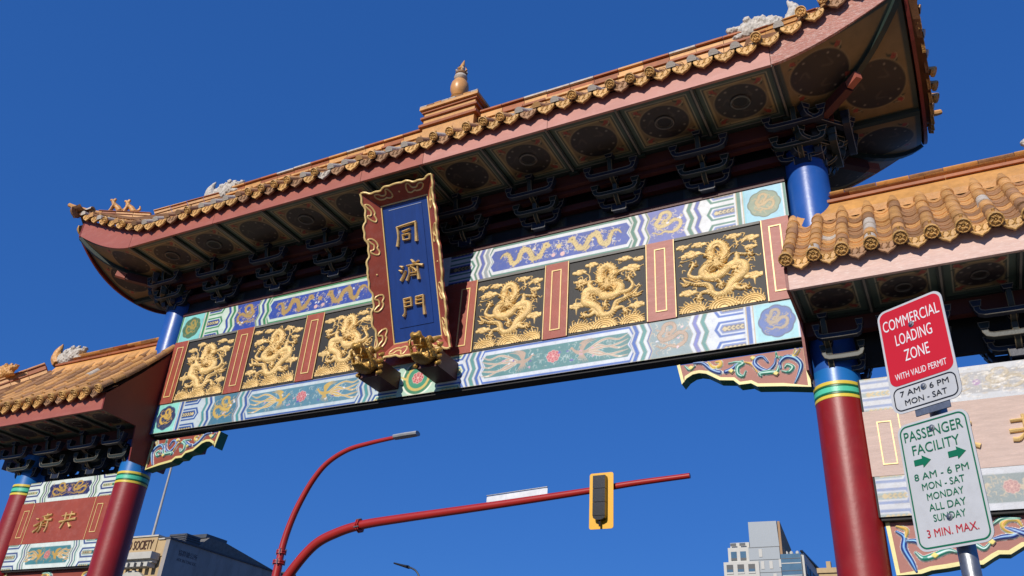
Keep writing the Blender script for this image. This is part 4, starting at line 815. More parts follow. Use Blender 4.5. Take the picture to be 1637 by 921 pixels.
for hw, hd, z0, z1, m in ((.5, .22, 10.74, 10.98, M_ridge), (.56, .27, 10.98, 11.03, M_terra), (.5, .22, 11.03, 11.16, M_ridge), (.55, .26, 11.16, 11.2, M_terra), (.5, .22, 11.2, 11.3, M_ridge), (.54, .25, 11.3, 11.345, M_terra), (.57, .29, 11.345, 11.4, M_ridge)): ped.box(-hw, hw, YC-hd, YC+hd, z0, z1, m)
PD = ped.build('finial_pedestal', RD, 0)
for i in range(8):
    for y in (YC-.27, YC+.27): 
        o = MB().tube([(-.57+i*.1425+.005, y, 11.415), (-.57+(i+1)*.1425-.005, y, 11.415+random.uniform(-.005, .005))], .028, [M_tilew, M_tiled, M_ridge, M_tilew][i % 4], 6).build('edge_tile', RD)
MB().box(-.55, .55, YC-.26, YC+.26, 11.4, 11.43, M_mortar).build('pedestal_top', RD, 0)
fin = MB().lathe((0, YC, 11.43), [(.13, 0), (.15, .03), (.09, .06), (.1, .2), (.14, .24), (.09, .27), (.13, .33), (.157, .41), (.162, .48), (.15, .56), (.11, .63), (.07, .66)], mat('finial_glaze', 'd0985a', rough=.35, var=.15, scale=7, dirt=.2), 28)
fin.lathe((0, YC, 12.08), [(.07, 0), (.105, .025), (.12, .06), (.11, .10), (.07, .13)], M_tilew, 24)
fin.lathe((0, YC, 12.2), [(.06, 0), (.1, .02), (.108, .045), (.09, .07), (.06, .09)], M_tiled, 24)
for k in range(8): a = k*PI/4; fin.tube([(.05*math.cos(a), YC+.05*math.sin(a), 12.27), (.1*math.cos(a), YC+.1*math.sin(a), 12.3), (.075*math.cos(a), YC+.075*math.sin(a), 12.38)], lambda t: .03-.02*t, M_tilew if k % 3 else M_ridge, 6, up=(0, .1, 1))
fin.tube([(0, YC, 12.27), (-.01, YC, 12.36), (.01, YC, 12.46), (.03, YC, 12.56)], lambda t: .06*(1-t)**.7+.008, M_ridge, 10, up=(0, 1, 0))
fin.build('gourd_finial', RD)
def hip_run(parent, P0, P1, P2, w, h, nm, seed):
    ridge_run(parent, P0, P1, w, h, nm, .4, seed)
    ridge_run(parent, P1, P2, w*.9, h*.75, nm, .35, seed+9)
def dragon_fish(parent, x, y, z, s, k, m=None, m2=None, lab=None):
    """ridge-end dragon: snout biting the ridge, scaly back and a curled tail horn"""
    f = lambda a, b, c: (x+s*a*k, y+b*k, z+c*k)
    P_ = [('e', f(-.04, 0, .13), (.24*k, .12*k, .17*k)), ('e', f(-.26, 0, .17), (.17*k, .12*k, .15*k)), ('e', f(-.42, 0, .23), (.13*k, .085*k, .05*k)), ('e', f(-.4, 0, .08), (.11*k, .08*k, .045*k)), ('e', f(-.52, 0, .27), (.045*k, .06*k, .04*k)), ('e', f(-.14, 0, .27), (.14*k, .1*k, .07*k))]
    for q in (-1, 1): P_ += [('e', f(-.27, q*.1, .28), (.05*k, .04*k, .05*k)), ('e', f(-.08, q*.1, .2), (.06*k, .04*k, .08*k)), ('e', f(.06, q*.09, .12), (.07*k, .04*k, .09*k))]
    for i in range(5): P_.append(('e', f(-.3+.09*i, 0, .33-.02*i), (.045*k, .035*k, .045*k)))
    o = blob('ridge_dragon', P_, m or M_white, parent, .013*max(1, k), .010, 24/k)
    if lab: o['label'] = lab
    h = blob('tail_horn', [('t', [f(.2, 0, .03), f(.3, 0, .17), f(.32, 0, .32), f(.25, 0, .5)], [.1*k, .115*k, .08*k, .012])], m2 or M_white, o, .014*max(1, k), .006, 20); return o
for s in (-1, 1):
    dragon_fish(G, s*5.26, YC-.06, 10.92, s, 1.0 if s < 0 else 1.1, lab='white weathered dragon on the %s end of the top ridge' % ('left' if s < 0 else 'right'))
    for v in (-1, 1):
        HP = MB().sweep([mainf(s*(RE+(XE-RE)*t), v)(1-t)+Vector((0, 0, .0)) for t in (0, .3, .6, .98)], rect(.14, .12), M_mortar).build('hip_ridge', G, 0)
        p = [mainf(s*(RE+(XE-RE)*t), v)(max(0, 1-t))+Vector((0, 0, .04)) for t in (.04, .46, .5, .86)]
        ridge_run(HP, p[0], p[1], .13, .2, 'hip', .3, 30+s); ridge_run(HP, p[2], p[3], .12, .15, 'hip', .3, 40+s)
        tip = [mainf(s*(RE+(XE-RE)*t), v)(max(0, 1-t)) for t in (.84, .92, .98)]+[mainf(s*XE, v)(0)+Vector((s*.1, v*.07, .03)), mainf(s*XE, v)(0)+Vector((s*.19, v*.12, .07))]
        MB().tube([Vector(q)+Vector((0, 0, .09)) for q in cr(tip, .05)[0]], lambda t: .075-.035*t, M_ridge, 8).build('hip_tip', HP)
def beast(parent, P, d, m, k=1.):
    P = Vector(P); d = Vector(d).normalized()
    f = lambda a, c, b=0: tuple(P+d*a*k+Vector((0, 0, c*k))+d.cross(Vector((0, 0, 1)))*b*k)
    return blob('ridge_beast', [('t', [f(-.08, .06), f(-.02, .13), f(.07, .2)], [.06*k, .055*k, .04*k]), ('t', [f(.05, .16), f(.1, .26), f(.16, .28)], [.04*k, .042*k, .022*k]), ('t', [f(.06, .18, .03), f(.1, .0, .03)], [.025*k, .02*k]), ('t', [f(.06, .18, -.03), f(.1, .0, -.03)], [.025*k, .02*k]), ('t', [f(-.1, .08), f(-.06, .01), f(.02, .0)], [.05*k, .03*k, .025*k]), ('t', [f(-.12, .08), f(-.17, .14), f(-.15, .22)], [.02*k, .03*k, .01*k]), ('e', f(.07, .3), (.03*k, .03*k, .035*k))], m, parent, .012, .004, 30)
for s in (-1, 1):
    for t in (.66, .76):
        b_ = beast(G, mainf(s*(RE+(XE-RE)*t), -1)(1-t)+Vector((0, 0, .19)), (s*.8, -.6, 0), M_ridge, .95)
# side roofs -------------------------------------------------
SZE, SZR, SYE, SYR, SX0, SRE, SXE = 6.485, 7.62, 1.20, .16, 5.19, 8.35, 9.75
for s in (-1, 1):
    def sl(x): t = max(0, (abs(x)-8.5)/1.25); return .35*t**1.5
    def sf(x, fr=-1): return lambda q: Vector((x, YC+fr*(SYE+(SYR-SYE)*q), SZE+sl(x)*max(0, 1-q*1.1)+(SZR-SZE)*(.86*q+.14*q*q)))
    def se(y): return lambda q: Vector((s*(SXE+(SRE-SXE)*q), y, SZE+.35*abs((y-YC)/SYE)**2.3*max(0, 1-q*1.1)+(SZR-SZE)*(.86*q+.14*q*q)))
    def sm(x): return 1. if abs(x) <= SRE else max(.03, 1-(abs(x)-SRE)/(SXE-SRE))
    mb = MB(); xs = np.linspace(SX0, SXE, 21)*s
    for fr in (-1, 1):
        for a, b in zip(xs[:-1], xs[1:]): deck(mb, sf(a, fr), sf(b, fr), sm(a), sm(b), M_mortar)
    for a, b in zip(np.linspace(YC-SYE, YC+SYE, 9)[:-1], np.linspace(YC-SYE, YC+SYE, 9)[1:]): deck(mb, se(a), se(b), max(.03, 1-max(0, abs(a-YC)-SYR)/(SYE-SYR)), max(.03, 1-max(0, abs(b-YC)-SYR)/(SYE-SYR)), M_mortar)
    SR = mb.build('side_roof', G, 0); SR['label'] = 'lower tiled roof on the %s of the gate' % ('left' if s < 0 else 'right')
    st = MB(); tm_r = .066
    for k in range(16):
        x = s*(5.25+.2785*k)
        if abs(x) > 9.6: continue
        column(SR, sf(x), sm(x), Vector((1, 0, 0)), tS, pS, dS if not (s < 0 and k == 0) and not (s > 0 and k > 14) else None, 0, .139, .25, 9, 9, None, None, .05 if s < 0 else .03, .05)
        f = sf(x, 1); q = 0
        while q < sm(x)-.02:
            P = f(q); D = (f(q+.02)-P).normalized(); Z = Vector((-1, 0, 0)).cross(D); vs = []
            for y, r in ((0, 1.06), (.28, .95)): vs += [P+D*y+Vector((-1, 0, 0))*(tm_r*r*math.cos(PI*w/6))+Z*(tm_r*r*math.sin(PI*w/6)) for w in range(7)]
            st.add(vs, [(w+1, w, 7+w, 8+w) for w in range(6)]+[tuple(range(7))], M_tile); q += .17
    for k in range(-4, 5):
        f = se(YC+k*.27); q = 0; qm = max(.03, 1-max(0, abs(k*.27)-SYR)/(SYE-SYR))
        while q < qm-.02:
            P = f(q); D = (f(q+.02)-P).normalized(); A = Vector((0, s, 0)); Z = A.cross(D); vs = []
            for y, r in ((0, 1.06), (.28, .95)): vs += [P+D*y+A*(tm_r*r*math.cos(PI*w/6))+Z*(tm_r*r*math.sin(PI*w/6)) for w in range(7)]
            st.add(vs, [(w+1, w, 7+w, 8+w) for w in range(6)]+[tuple(range(7))], M_tile); q += .13
    tag(st.build('rear_tile_rows', SR), kind='stuff')
    # smooth flashing above the tiles, ridge mouldings
    fl = MB(); x0, x1 = (5.3, 8.4) if s > 0 else (-8.4, -5.3)
    for v in (-1, 1): fl.hexa([(x0, YC+v*.24, 7.58), (x1, YC+v*.24, 7.58), (x1, YC+v*.09, 7.84), (x0, YC+v*.09, 7.84), (x0, YC+v*.22, 7.50), (x1, YC+v*.22, 7.50), (x1, YC+v*.02, 7.8), (x0, YC+v*.02, 7.8)][::1], M_ridge)
    SRD = fl.build('side_ridge', G, 0)
    a, b = (5.5, 8.4)
    for z0, z1, w, segl, ms in ((7.80, 7.84, .30, 1.1, (M_terra,)), (7.84, 7.885, .16, .5, (M_terra, M_ridge)), (7.885, 7.945, .24, .4, (M_ridge, M_terra, M_ridge)), (7.945, 8.02, .17, .36, (M_ridge, M_terra, M_ridge, M_tiled))):
        n = int((b-a)/segl); 
        for i in range(n):
            xa = a+(b-a)*i/n+.003; xb = a+(b-a)*(i+1)/n-.003; m = ms[random.randrange(len(ms))]; mm = MB(); zc = (z0+z1)/2+random.uniform(-.003, .003); hw = (z1-z0)/2
            if w < .2 and z1 > 7.9 or w == .24: mm.tube([(s*xa, YC, zc), (s*xb, YC, zc)], 1, m, 10) if False else mm.sweep([(s*xa, YC, zc), (s*xb, YC, zc)], [(w/2*math.cos(2*PI*q/10), hw*math.sin(2*PI*q/10)) for q in range(10)], m)
            else: mm.sweep([(s*xa, YC, zc), (s*xb, YC, zc)], rect(w, z1-z0-.003), m)
            mm.build('ridge_tile', SRD, 40)
    for v in (-1, 1):
        HP = MB().sweep([sf(s*(SRE+(SXE-SRE)*t), v)(1-t) for t in (0, .3, .6, .98)], rect(.14, .12), M_mortar).build('hip_ridge', G, 0)
        p = [sf(s*(SRE+(SXE-SRE)*t), v)(max(0, 1-t))+Vector((0, 0, .04)) for t in (.04, .5, .54, .9)]
        ridge_run(HP, p[0], p[1], .15, .26, 'hip', .3, 50+s); ridge_run(HP, p[2], p[3], .14, .2, 'hip', .3, 60+s)
        P = sf(s*SXE, v)(0); MB().tube([P+Vector((-s*.15, -v*.1, .16)), P+Vector((0, 0, .16)), P+Vector((s*.12, v*.1, .26))], lambda t: .07-.03*t, M_ridge, 8).build('hip_tip', HP)
    dragon_fish(G, s*8.3, YC-.05, 7.86, s, .95, M_white, M_ridge, 'dragon with an orange horn on the %s lower ridge' % ('left' if s < 0 else 'right'))
    dragon_fish(G, s*9.1, YC-.68, 7.4, s, .8, M_ridge, M_ridge, 'small orange dragon on the %s lower hip' % ('left' if s < 0 else 'right'))
    # eave boards, gable plate, soffit
    X0, X1 = 5.235, 9.5
    for v in (-1, 1):
        y0, y1 = sorted((YC+v*1.108, YC+v*1.068)); vs = []; N = 14
        for i in range(N+1):
            x = X0+(X1-X0)*i/N; b = 6.15+sl(x)*.8; t = 6.44+sl(x); vs += [(s*x, y0, b), (s*x, y1, b), (s*x, y1, t), (s*x, y0, t)]
        fs = [(i*4+k, i*4+(k+1) % 4, i*4+4+(k+1) % 4, i*4+4+k)[::s] for i in range(N) for k in range(4)]+[(3, 2, 1, 0), tuple(N*4+k for k in range(4))]
        MB().add(vs, fs, (M_bleach if s > 0 else M_fascia) if v < 0 else M_gable).build('side_fascia_board', G, 0)
    a, b = sorted((s*9.5, s*9.46)); MB().box(a, b, YC-1.108, YC+1.108, 6.2, 6.5, M_gable).build('side_end_board', G, 0)
    for v in (-1, 1):
        poly = [(1.108, 6.15), (1.13, 6.40), (.60, 6.985), (.13, 7.58), (0, 7.66), (0, 6.9), (.02, 5.56), (.36, 5.56), (.43, 6.12)]
        MB().prism([(YC+v*y, z) for y, z in poly][::-v*s], lambda a, b, d: (s*(5.205+d), a, b), 0, .029, M_gable).build('gable_board', G, 0)
    dk = MB(); a, b = sorted((s*5.24, s*9.46)); dk.box(a, b, YC-1.07, YC+1.07, 6.20, 6.23, M_dark); dk.build('side_soffit_deck', G, 0)
    sw = .62; cms = getattr(bpy, '_cms', None)
    for k in range(6):
        for v in (-1, 1):
            c = link('coffer', None, G) if False else None
    if s < 0: scm = [coffer_mesh(.66, .74, q, 'coffer') for q in (0, 1)]
    for k in range(6):
        for v in (-1, 1):
            c = link('coffer', scm[1 if k in (1, 2, 4) else 0], G, (s*(5.60+.70*k), YC+v*.70, 6.19))
            if k in (1, 2, 4): t_ = link('ring', torusm, c); t_.scale = (.7, .7, .7)
    for k in range(7):
        for v in (-1, 1): r_ = link('soffit_rail', railm, G, (s*(5.25+.70*k), YC+v*.70, 6.19)); r_.scale = (.9, .76, .8)
    for v in (-1, 1):
        y0, y1 = sorted((YC+v*.33, YC+v*.27)); MB().box(a, b, y0, y1, 6.155, 6.2, M_rail).build('side_purlin', G, 0)
        y0, y1 = sorted((YC+v*.3, YC+v*.2)); MB().box(a, b, y0, y1, 5.98, 6.154, M_darkred).build('side_purlin', G, 0)
    for x in (5.46, 6.34, 7.22, 8.1):
        sh = s*.15 if x == 5.46 else 0; bracket(s*x, .06, 5.5, sc=.92, small=True, shift=sh); bracket(s*x, 2*YC-.06, 5.5, True, sc=.92, small=True, shift=sh)
    wl = MB(); wa, wb = sorted((s*5.65, s*7.9)); wl.box(wa, wb, .1, .17, 5.66, 6.15, M_dark); wl.build('side_infill', G, 0)

# ---------------------------------------------------------------- dragon-head corbels carrying the board
for i, s in enumerate((-1, 1)):
    x = s*.475
    cb = MB().box(x-.17, x+.17, -.50, .05, 6.20, 6.45, M_darkred).build('dragon_corbel', G, 0); cb['label'] = 'gold dragon head on the end of the %s corbel under the name board' % ('left' if s < 0 else 'right')
    H_ = [('e', (x, -.56, 6.36), (.165, .1, .13)), ('e', (x, -.66, 6.47), (.12, .17, .06)), ('e', (x, -.82, 6.50), (.09, .09, .05)), ('e', (x, -.64, 6.25), (.12, .14, .035)), ('e', (x, -.76, 6.26), (.09, .08, .03)), ('e', (x-.08, -.64, 6.545), (.045, .05, .045)), ('e', (x+.08, -.64, 6.545), (.045, .05, .045)), ('e', (x, -.72, 6.53), (.05, .08, .035)), ('e', (x-.05, -.85, 6.53), (.035, .035, .035)), ('e', (x+.05, -.85, 6.53), (.035, .035, .035))]
    for q in (-1, 1):
        H_ += [('t', [(x+q*.09, -.58, 6.53), (x+q*.13, -.5, 6.62), (x+q*.12, -.4, 6.64)], [.035, .028, .01]), ('t', [(x+q*.13, -.8, 6.48), (x+q*.15, -.68, 6.36), (x+q*.15, -.6, 6.28)], [.02, .025, .02])]
        for k in range(4): H_.append(('t', [(x+q*.15, -.54, 6.22+k*.09), (x+q*.185, -.5, 6.25+k*.09), (x+q*.16, -.45, 6.3+k*.09)], [.028, .032, .012]))
        H_.append(('t', [(x+q*.085, -.84, 6.46), (x+q*.085, -.845, 6.36)], [.016, .006])); H_.append(('t', [(x+q*.08, -.79, 6.28), (x+q*.08, -.8, 6.36)], [.014, .005]))
    H_.append(('t', [(x-.09, -.78, 6.38), (x, -.84, 6.37), (x+.09, -.78, 6.38)], [.012, .012]))
    blob('dragon_head', H_, mat('gilded_head', 'b88f45', rough=.38, metal=.35, var=.2, scale=12, bump=.4, dirt=.3, dirtc='5c3c14'), cb, .011, .004, 34)
# ================================================================== NAME BOARD
NBR = tag(root('name_board', (0, -.1, 6.86)), 'blue board with three gold Chinese characters in scalloped red frame under the roof', 'sign board')
BO = Vector((0, -.108, 6.864)); BV = Vector((0, -.8025, 1.921)); BH = BV.length; BV.normalize(); BN = Vector((1, 0, 0)).cross(BV)
def bd(a, b, h): v = BO+Vector((1, 0, 0))*a+BV*b+BN*h; return (v.x, v.y, v.z)
hw = .412
bb = MB()
def bbox(mb, a0, a1, b0, b1, h0, h1, m): mb.hexa([bd(a0, b0, h0), bd(a1, b0, h0), bd(a1, b1, h0), bd(a0, b1, h0), bd(a0, b0, h1), bd(a1, b0, h1), bd(a1, b1, h1), bd(a0, b1, h1)], m)
bbox(bb, -hw, hw, 0, BH, -.06, 0, M_blueb); bbox(bb, -hw+.0, hw, 0, BH, -.10, -.061, M_darkred); BB = bb.build('blue_board', NBR, 0)
ins = MB()
for a0, a1, b0, b1 in ((-.285, .285, .22, BH-.1),):
    bbox(ins, a0, a1, b0, b1, .0005, .008, M_blueb)
ins.build('centre_panel', BB, 0)
seam = MB(); bbox(seam, -.285, .285, BH-.102, BH-.094, .003, .012, mat('pale_seam', '9aa6c0', rough=.5)); seam.build('worn_seam', BB, 0)
ed = MB(); t = .018
for a0, a1, b0, b1 in ((-hw, -hw+t, 0, BH), (hw-t, hw, 0, BH), (-hw+t, hw-t, 0, t), (-hw+t, hw-t, BH-t, BH)): bbox(ed, a0, a1, b0, b1, .0006, .022, M_goldl)
ed.build('gold_edge', BB, 0)
CH = [{'n': 0, 's': [([(-0.155, 1.695), (-0.149, 1.555), (-0.18, 1.413)], [.02, .017, .026]), ([(-0.165, 1.692), (0.007, 1.706), (0.176, 1.712)], [.02, .018, .022]), ([(0.166, 1.708), (0.158, 1.581), (0.149, 1.428)], [.02, .02, .028]), ([(-0.07, 1.611), (0.065, 1.63)], [.018, .015]), ([(-0.073, 1.566), (-0.07, 1.485)], [.014, .014]), ([(-.073, 1.566), (.054, 1.562)], [.013, .013]), ([(.05, 1.565), (.036, 1.48)], [.014, .014]), ([(-.072, 1.487), (.036, 1.482)], [.014, .014])]},
      {'n': 1, 's': [([(-0.17, 1.112), (-0.12, 1.088)], [.014, .024]), ([(-0.19, 1.056), (-0.144, 1.03)], [.014, .022]), ([(-0.08, 1.035), (-0.118, .975), (-0.175, 0.9)], [.012, .018, .026]), ([(0.03, 1.176), (0.067, 1.126)], [.014, .02]), ([(-0.055, 1.10), (0.085, 1.095), (0.22, 1.06)], [.012, .013, .026]), ([(0.153, 1.142), (0.086, 1.104), (0.0, 1.055)], [.012, .013, .01]), ([(-0.02, 1.071), (-0.023, 0.98), (-0.075, 0.885)], [.014, .015, .024]), ([(0.01, 1.082), (0.067, 1.035), (0.098, 0.99)], [.011, .013, .014]), ([(0.123, 1.06), (0.123, 0.97), (0.125, 0.87)], [.014, .016, .026]), ([(-0.002, 0.985), (0.092, 0.98)], [.011, .011]), ([(.04, 1.06), (.04, 1.0)], [.01, .01]), ([(-.0, .945), (.1, .942)], [.01, .01])]},
      {'n': 2, 's': [([(-0.157, 0.634), (-0.155, 0.507), (-0.16, 0.427), (-0.19, 0.38)], [.017, .016, .016, .026]), ([(-0.16, 0.625), (-0.03, 0.629)], [.016, .016]), ([(-0.034, 0.632), (-0.042, 0.506)], [.015, .017]), ([(-0.161, 0.508), (-0.041, 0.511)], [.014, .014]), ([(-0.154, 0.57), (-0.038, 0.571)], [.011, .011]), ([(0.047, 0.624), (0.176, 0.629)], [.016, .016]), ([(0.049, 0.626), (0.039, 0.518)], [.015, .015]), ([(0.172, 0.634), (0.163, 0.479), (0.162, 0.352)], [.018, .018, .026]), ([(0.039, 0.518), (0.163, 0.518)], [.014, .014]), ([(0.045, 0.575), (0.166, 0.577)], [.011, .011])]}]
for c in CH:
    mb = MB()
    for pts, w in c['s']: brush(mb, pts, w, lambda a, b, h: bd(a, b, h+.008), M_gold, .045)
    mb.build('chinese_character', BB, 30)
# flared frame: four boards whose free edge is scalloped
def wave(t, seed, n):
    """scallop depth along an edge, symmetric about its middle"""
    u = abs(t-.5)*2; w_ = math.sin(u*n*PI+.4); return .04*math.copysign(abs(w_)**.6, w_)+.014*math.sin(u*n*3.1*PI+1)
def flange(c0, c1, out, n, L):
    # c0,c1 inner corners in board coords; out = outward direction (a,b); flares out .2 and forward .18
    N = int(L/.028); rows = []; edge = []
    for i in range(N+1):
        t = i/N; base = Vector((c0[0]+(c1[0]-c0[0])*t, c0[1]+(c1[1]-c0[1])*t, .0)); mit = (2*t-1)
        d = Vector((out[0], out[1], 0))*.2+Vector((0, 0, .18)); along = Vector((c1[0]-c0[0], c1[1]-c0[1], 0)).normalized()
        q = base+along*mit*.2*1.0+d*(1+wave(t, 0, n)*2.2)
        base2 = base
        rows.append((base2, q)); edge.append(q)
    nn = (Vector((out[0], out[1], 0))*(-.18)+Vector((0, 0, .2))).normalized()*.018
    mb = MB(); vs = []
    for b, q in rows: vs += [bd(*(b+nn)), bd(*(q+nn)), bd(*(q-nn)), bd(*(b-nn))]
    mb.add(vs, [(i*4+k, i*4+(k+1) % 4, i*4+4+(k+1) % 4, i*4+4+k) for i in range(N) for k in range(4)]+[(3, 2, 1, 0), tuple(N*4+k for k in range(4))], M_red)
    fl = mb.build('frame_board', NBR, 40)
    e = MB(); e.sweep([bd(*(q+nn*.9)) for q in edge], [(.017*math.cos(PI*q/4), .014*math.sin(PI*q/4)) for q in range(8)], M_goldl, up=tuple(BN)); e.build('gold_edge', fl)
    # cloud scroll appliques
    def fp(t, r): # point on flange face
        k = t*N; i = min(int(k), N-1); b, q = rows[i]; b2, q2 = rows[i+1]; f = k-i; return (b.lerp(b2, f)).lerp(q.lerp(q2, f), r)+nn*1.0
    marks = (.1, .32, .68, .9) if L > 1.5 else (.25, .75)
    for mt in marks:
        w = .085/L; sc = MB(); sg2 = 1 if mt > .5 else -1
        pts = [(-1.25, .62), (-1.1, .42), (-.6, .36), (-.1, .48), (.35, .42), (.95, .45), (1.25, .64), (1.0, .84), (.5, .8), (.3, .68), (-.1, .66), (-.5, .7), (-.75, .86), (-1.1, .82)]
        P = cr(pts+pts[:1], .12)[0]
        sc.sweep([bd(*fp(min(max(mt+a*w*sg2, 0), .999), b)) for a, b in P], [(.0135*math.cos(2*PI*q/6), .012*math.sin(2*PI*q/6)) for q in range(6)], M_goldl, up=tuple(BN)); sc.build('cloud_scroll', fl)
    q = fp(.5, .55); kn = MB().lathe((0, 0, 0), [(.014, -.005), (.014, .006), (.006, .013)], M_goldl, 10).build('knob', fl); kn.location = bd(*q); kn.rotation_euler = BN.to_track_quat('Z', 'Y').to_euler()
    return fl
flange((-hw, 0), (-hw, BH), (-1, 0), 4.5, BH); flange((hw, BH), (hw, 0), (1, 0), 4.5, BH)
flange((-hw, BH), (hw, BH), (0, 1), 2.2, 2*hw); flange((hw, 0), (-hw, 0), (0, -1), 2.2, 2*hw)

# ================================================================== STREET SIGNS (near, right)
th = -.512; SD = Vector((math.cos(th), math.sin(th), 0)); SNn = Vector((math.sin(th), -math.cos(th), 0)); SC0 = Vector((6.311, -5.369, 0))
def sg_(a, b, h): v = SC0+SD*a+SNn*h; return (v.x, v.y, b)
def rrect(a0, a1, b0, b1, r, n=6):
    P = []
    for cx, cy, s in ((a1-r, b1-r, 0), (a0+r, b1-r, 1), (a0+r, b0+r, 2), (a1-r, b0+r, 3)): P += [(cx+r*math.cos((s+q/n)*PI/2), cy+r*math.sin((s+q/n)*PI/2)) for q in range(n+1)]
    return P
pl = tag(root('sign_post', (6.345, -5.315, .13)), 'round grey steel post at lower right carrying the two parking signs', 'sign post')
MB().lathe((6.345, -5.315, .13), [(.034, 0), (.034, 3.24), (.028, 3.25)], M_steel, 20).build('post', pl)
bs = MB().lathe((6.345, -5.315, .13), [(.09, 0), (.09, .012), (.045, .03), (.045, .09), (.036, .1)], M_steel, 16).build('base_collar', pl)
M_sw = mat('sign_white', 'bfc1c2', rough=.38, var=.07, scale=7, bump=0, dirt=.2, dirtc='8f8c84'); M_sr = mat('sign_red', 'c5202a', rough=.35, var=.04, bump=0); M_sg = mat('sign_green', '0c6a48', rough=.4, bump=0, var=.05); M_ink = mat('sign_ink', '1d2024', rough=.4, bump=0); M_lw = mat('sign_letter_white', 'e2e0e0', rough=.35, bump=0, var=.03)
def signplate(nm, b0, b1, lab, cat):
    R = tag(root(nm, sg_(0, b0, -.01)), lab, cat)
    MB().prism(rrect(-.1525, .1525, b0, b1, .04), lambda a, b, d: sg_(a, b, d), 0, -.003, M_sw, M_sback).build('plate', R, 0); return R
def layer(R, nm, poly, h, m): return MB().prism(poly, lambda a, b, d: sg_(a, b, d), h+.0012, h, m).build(nm, R, 0)
def ringm(R, nm, a0, a1, b0, b1, r, w, m):
    P, Q = rrect(a0, a1, b0, b1, r), rrect(a0+w, a1-w, b0+w, b1-w, r-w); n = len(P); mb = MB()
    mb.add([sg_(a, b, .0016) for a, b in P]+[sg_(a, b, .0016) for a, b in Q], [(i, (i+1) % n, (i+1) % n+n, i+n) for i in range(n)], m); return mb.build(nm, R, 0)
def stext(R, s, cx, b0, w, h, m, dh=.002): return text(s, w, h, lambda a, b, d: sg_(cx-w/2+a, b0+b, dh+(.0008 if d > 0 else 0)), m, 'lettering', .001, R)
R1 = signplate('parking_sign', 2.993, 3.477, 'red and white sign reading COMMERCIAL LOADING ZONE WITH VALID PERMIT', 'parking sign')
layer(R1, 'red_field', rrect(-.1425, .1425, 3.115, 3.467, .034), .0003, M_sr)
stext(R1, 'COMMERCIAL', 0, 3.372, .262, .052, M_lw); stext(R1, 'LOADING', .0, 3.292, .168, .052, M_lw); stext(R1, 'ZONE', 0, 3.212, .112, .052, M_lw); stext(R1, 'WITH VALID PERMIT', 0, 3.140, .232, .028, M_lw)
ringm(R1, 'black_border', -.14, .14, 3.003, 3.106, .03, .005, M_ink); stext(R1, '7 AM - 6 PM', -.0, 3.063, .215, .024, M_ink); stext(R1, 'MON - SAT', .0, 3.022, .185, .024, M_ink)
R2 = signplate('parking_sign', 2.432, 2.945, 'white sign with green lettering, arrows and 3 MIN. MAX. in red, lower on the post', 'parking sign')
for r_, g_ in ((R1, 0), (R2, 0)): r_['group'] = 'parking signs on the steel post'
ringm(R2, 'green_border', -.143, .143, 2.441, 2.936, .034, .006, M_sg)
stext(R2, 'PASSENGER', 0, 2.868, .25, .042, M_sg); stext(R2, 'FACILITY', 0, 2.808, .2, .04, M_sg)
for cx in (-.07, .075):
    w = .032; p = [(cx-w, 2.765), (cx+.004, 2.765), (cx+.004, 2.752), (cx+.04, 2.777), (cx+.004, 2.802), (cx+.004, 2.789), (cx-w, 2.789)]; layer(R2, 'green_arrow', p, .001, M_sg)
stext(R2, '8 AM - 6 PM', 0, 2.705, .225, .027, M_sg); stext(R2, 'MON - SAT', 0, 2.663, .175, .027, M_sg); stext(R2, 'MONDAY', 0, 2.621, .15, .027, M_sg); stext(R2, 'ALL DAY', 0, 2.579, .15, .027, M_sg); stext(R2, 'SUNDAY', 0, 2.537, .13, .027, M_sg); stext(R2, '3 MIN. MAX.', 0, 2.481, .205, .03, mat('sign_ink_red', 'b3202c', rough=.4, bump=0))
for R, b in ((R1, 3.367), (R1, 3.08), (R2, 2.9), (R2, 2.545)):
    k = MB().lathe((0, 0, 0), [(.013, 0), (.013, .002), (.008, .003), (.007, .009), (.004, .01)], M_steel, 10).build('bolt', R); k.location = Vector(sg_(0, b, .0025)); k.rotation_euler = SNn.to_track_quat('Z', 'Y').to_euler()
    if b in (3.367, 2.9): MB().box(-.02, .02, -.02, .012, b-.02, b+.02, M_steel)
for b in (3.36, 2.98, 2.9, 2.5):
    MB().sweep([sg_(-.06, b, -.006), sg_(.09, b, -.006)], rect(.006, .03), M_steel).build('bracket', pl, 0)

# ================================================================== TRAFFIC SIGNAL MAST
MX, MY, KM = -12.2, 11.06, 1.507
def fm(x, z): return (6.3151+(x-6.3151)*KM, MY, 1.6+(z-1.6)*KM)
TP = tag(root('traffic_mast', (MX, MY, .13)), 'red painted steel mast with two arms curving right behind the left pillar', 'signal mast')
def arm3(P, r0, r1, nm): return MB().tube([tuple(q) for q in cr(P, .15)[0]], lambda t: (r0+(r1-r0)*t)*KM, M_mast, 14, up=(0, 1, 0)).build(nm, TP, 60)
arm3([(-12.2, MY, .13), (-12.17, MY, 3), fm(-5.87, 5.0)], .12, .085, 'pole')
MB().lathe((-12.2, MY, .13), [(.34, 0), (.34, .04), (.24, .06), (.23, .3)], M_mast, 16).build('base_plate', TP)
arm3([fm(-5.87, 4.9), fm(-5.85, 5.35), fm(-5.76, 5.8), fm(-5.60, 6.24), fm(-5.36, 6.68), fm(-5.06, 7.0), fm(-4.6, 7.22), fm(-4.05, 7.31), fm(-3.4, 7.37)], .075, .04, 'lamp_arm')
arm3([fm(-5.95, 3.6), fm(-5.8, 4.25), fm(-5.54, 4.76), fm(-5.05, 5.29), fm(-4.5, 5.52), fm(-3.9, 5.635), fm(-3.0, 5.70), fm(-1.2, 5.80), fm(.7, 5.92), fm(1.6, 5.99), fm(2.6, 6.04)], .11, .045, 'signal_arm')
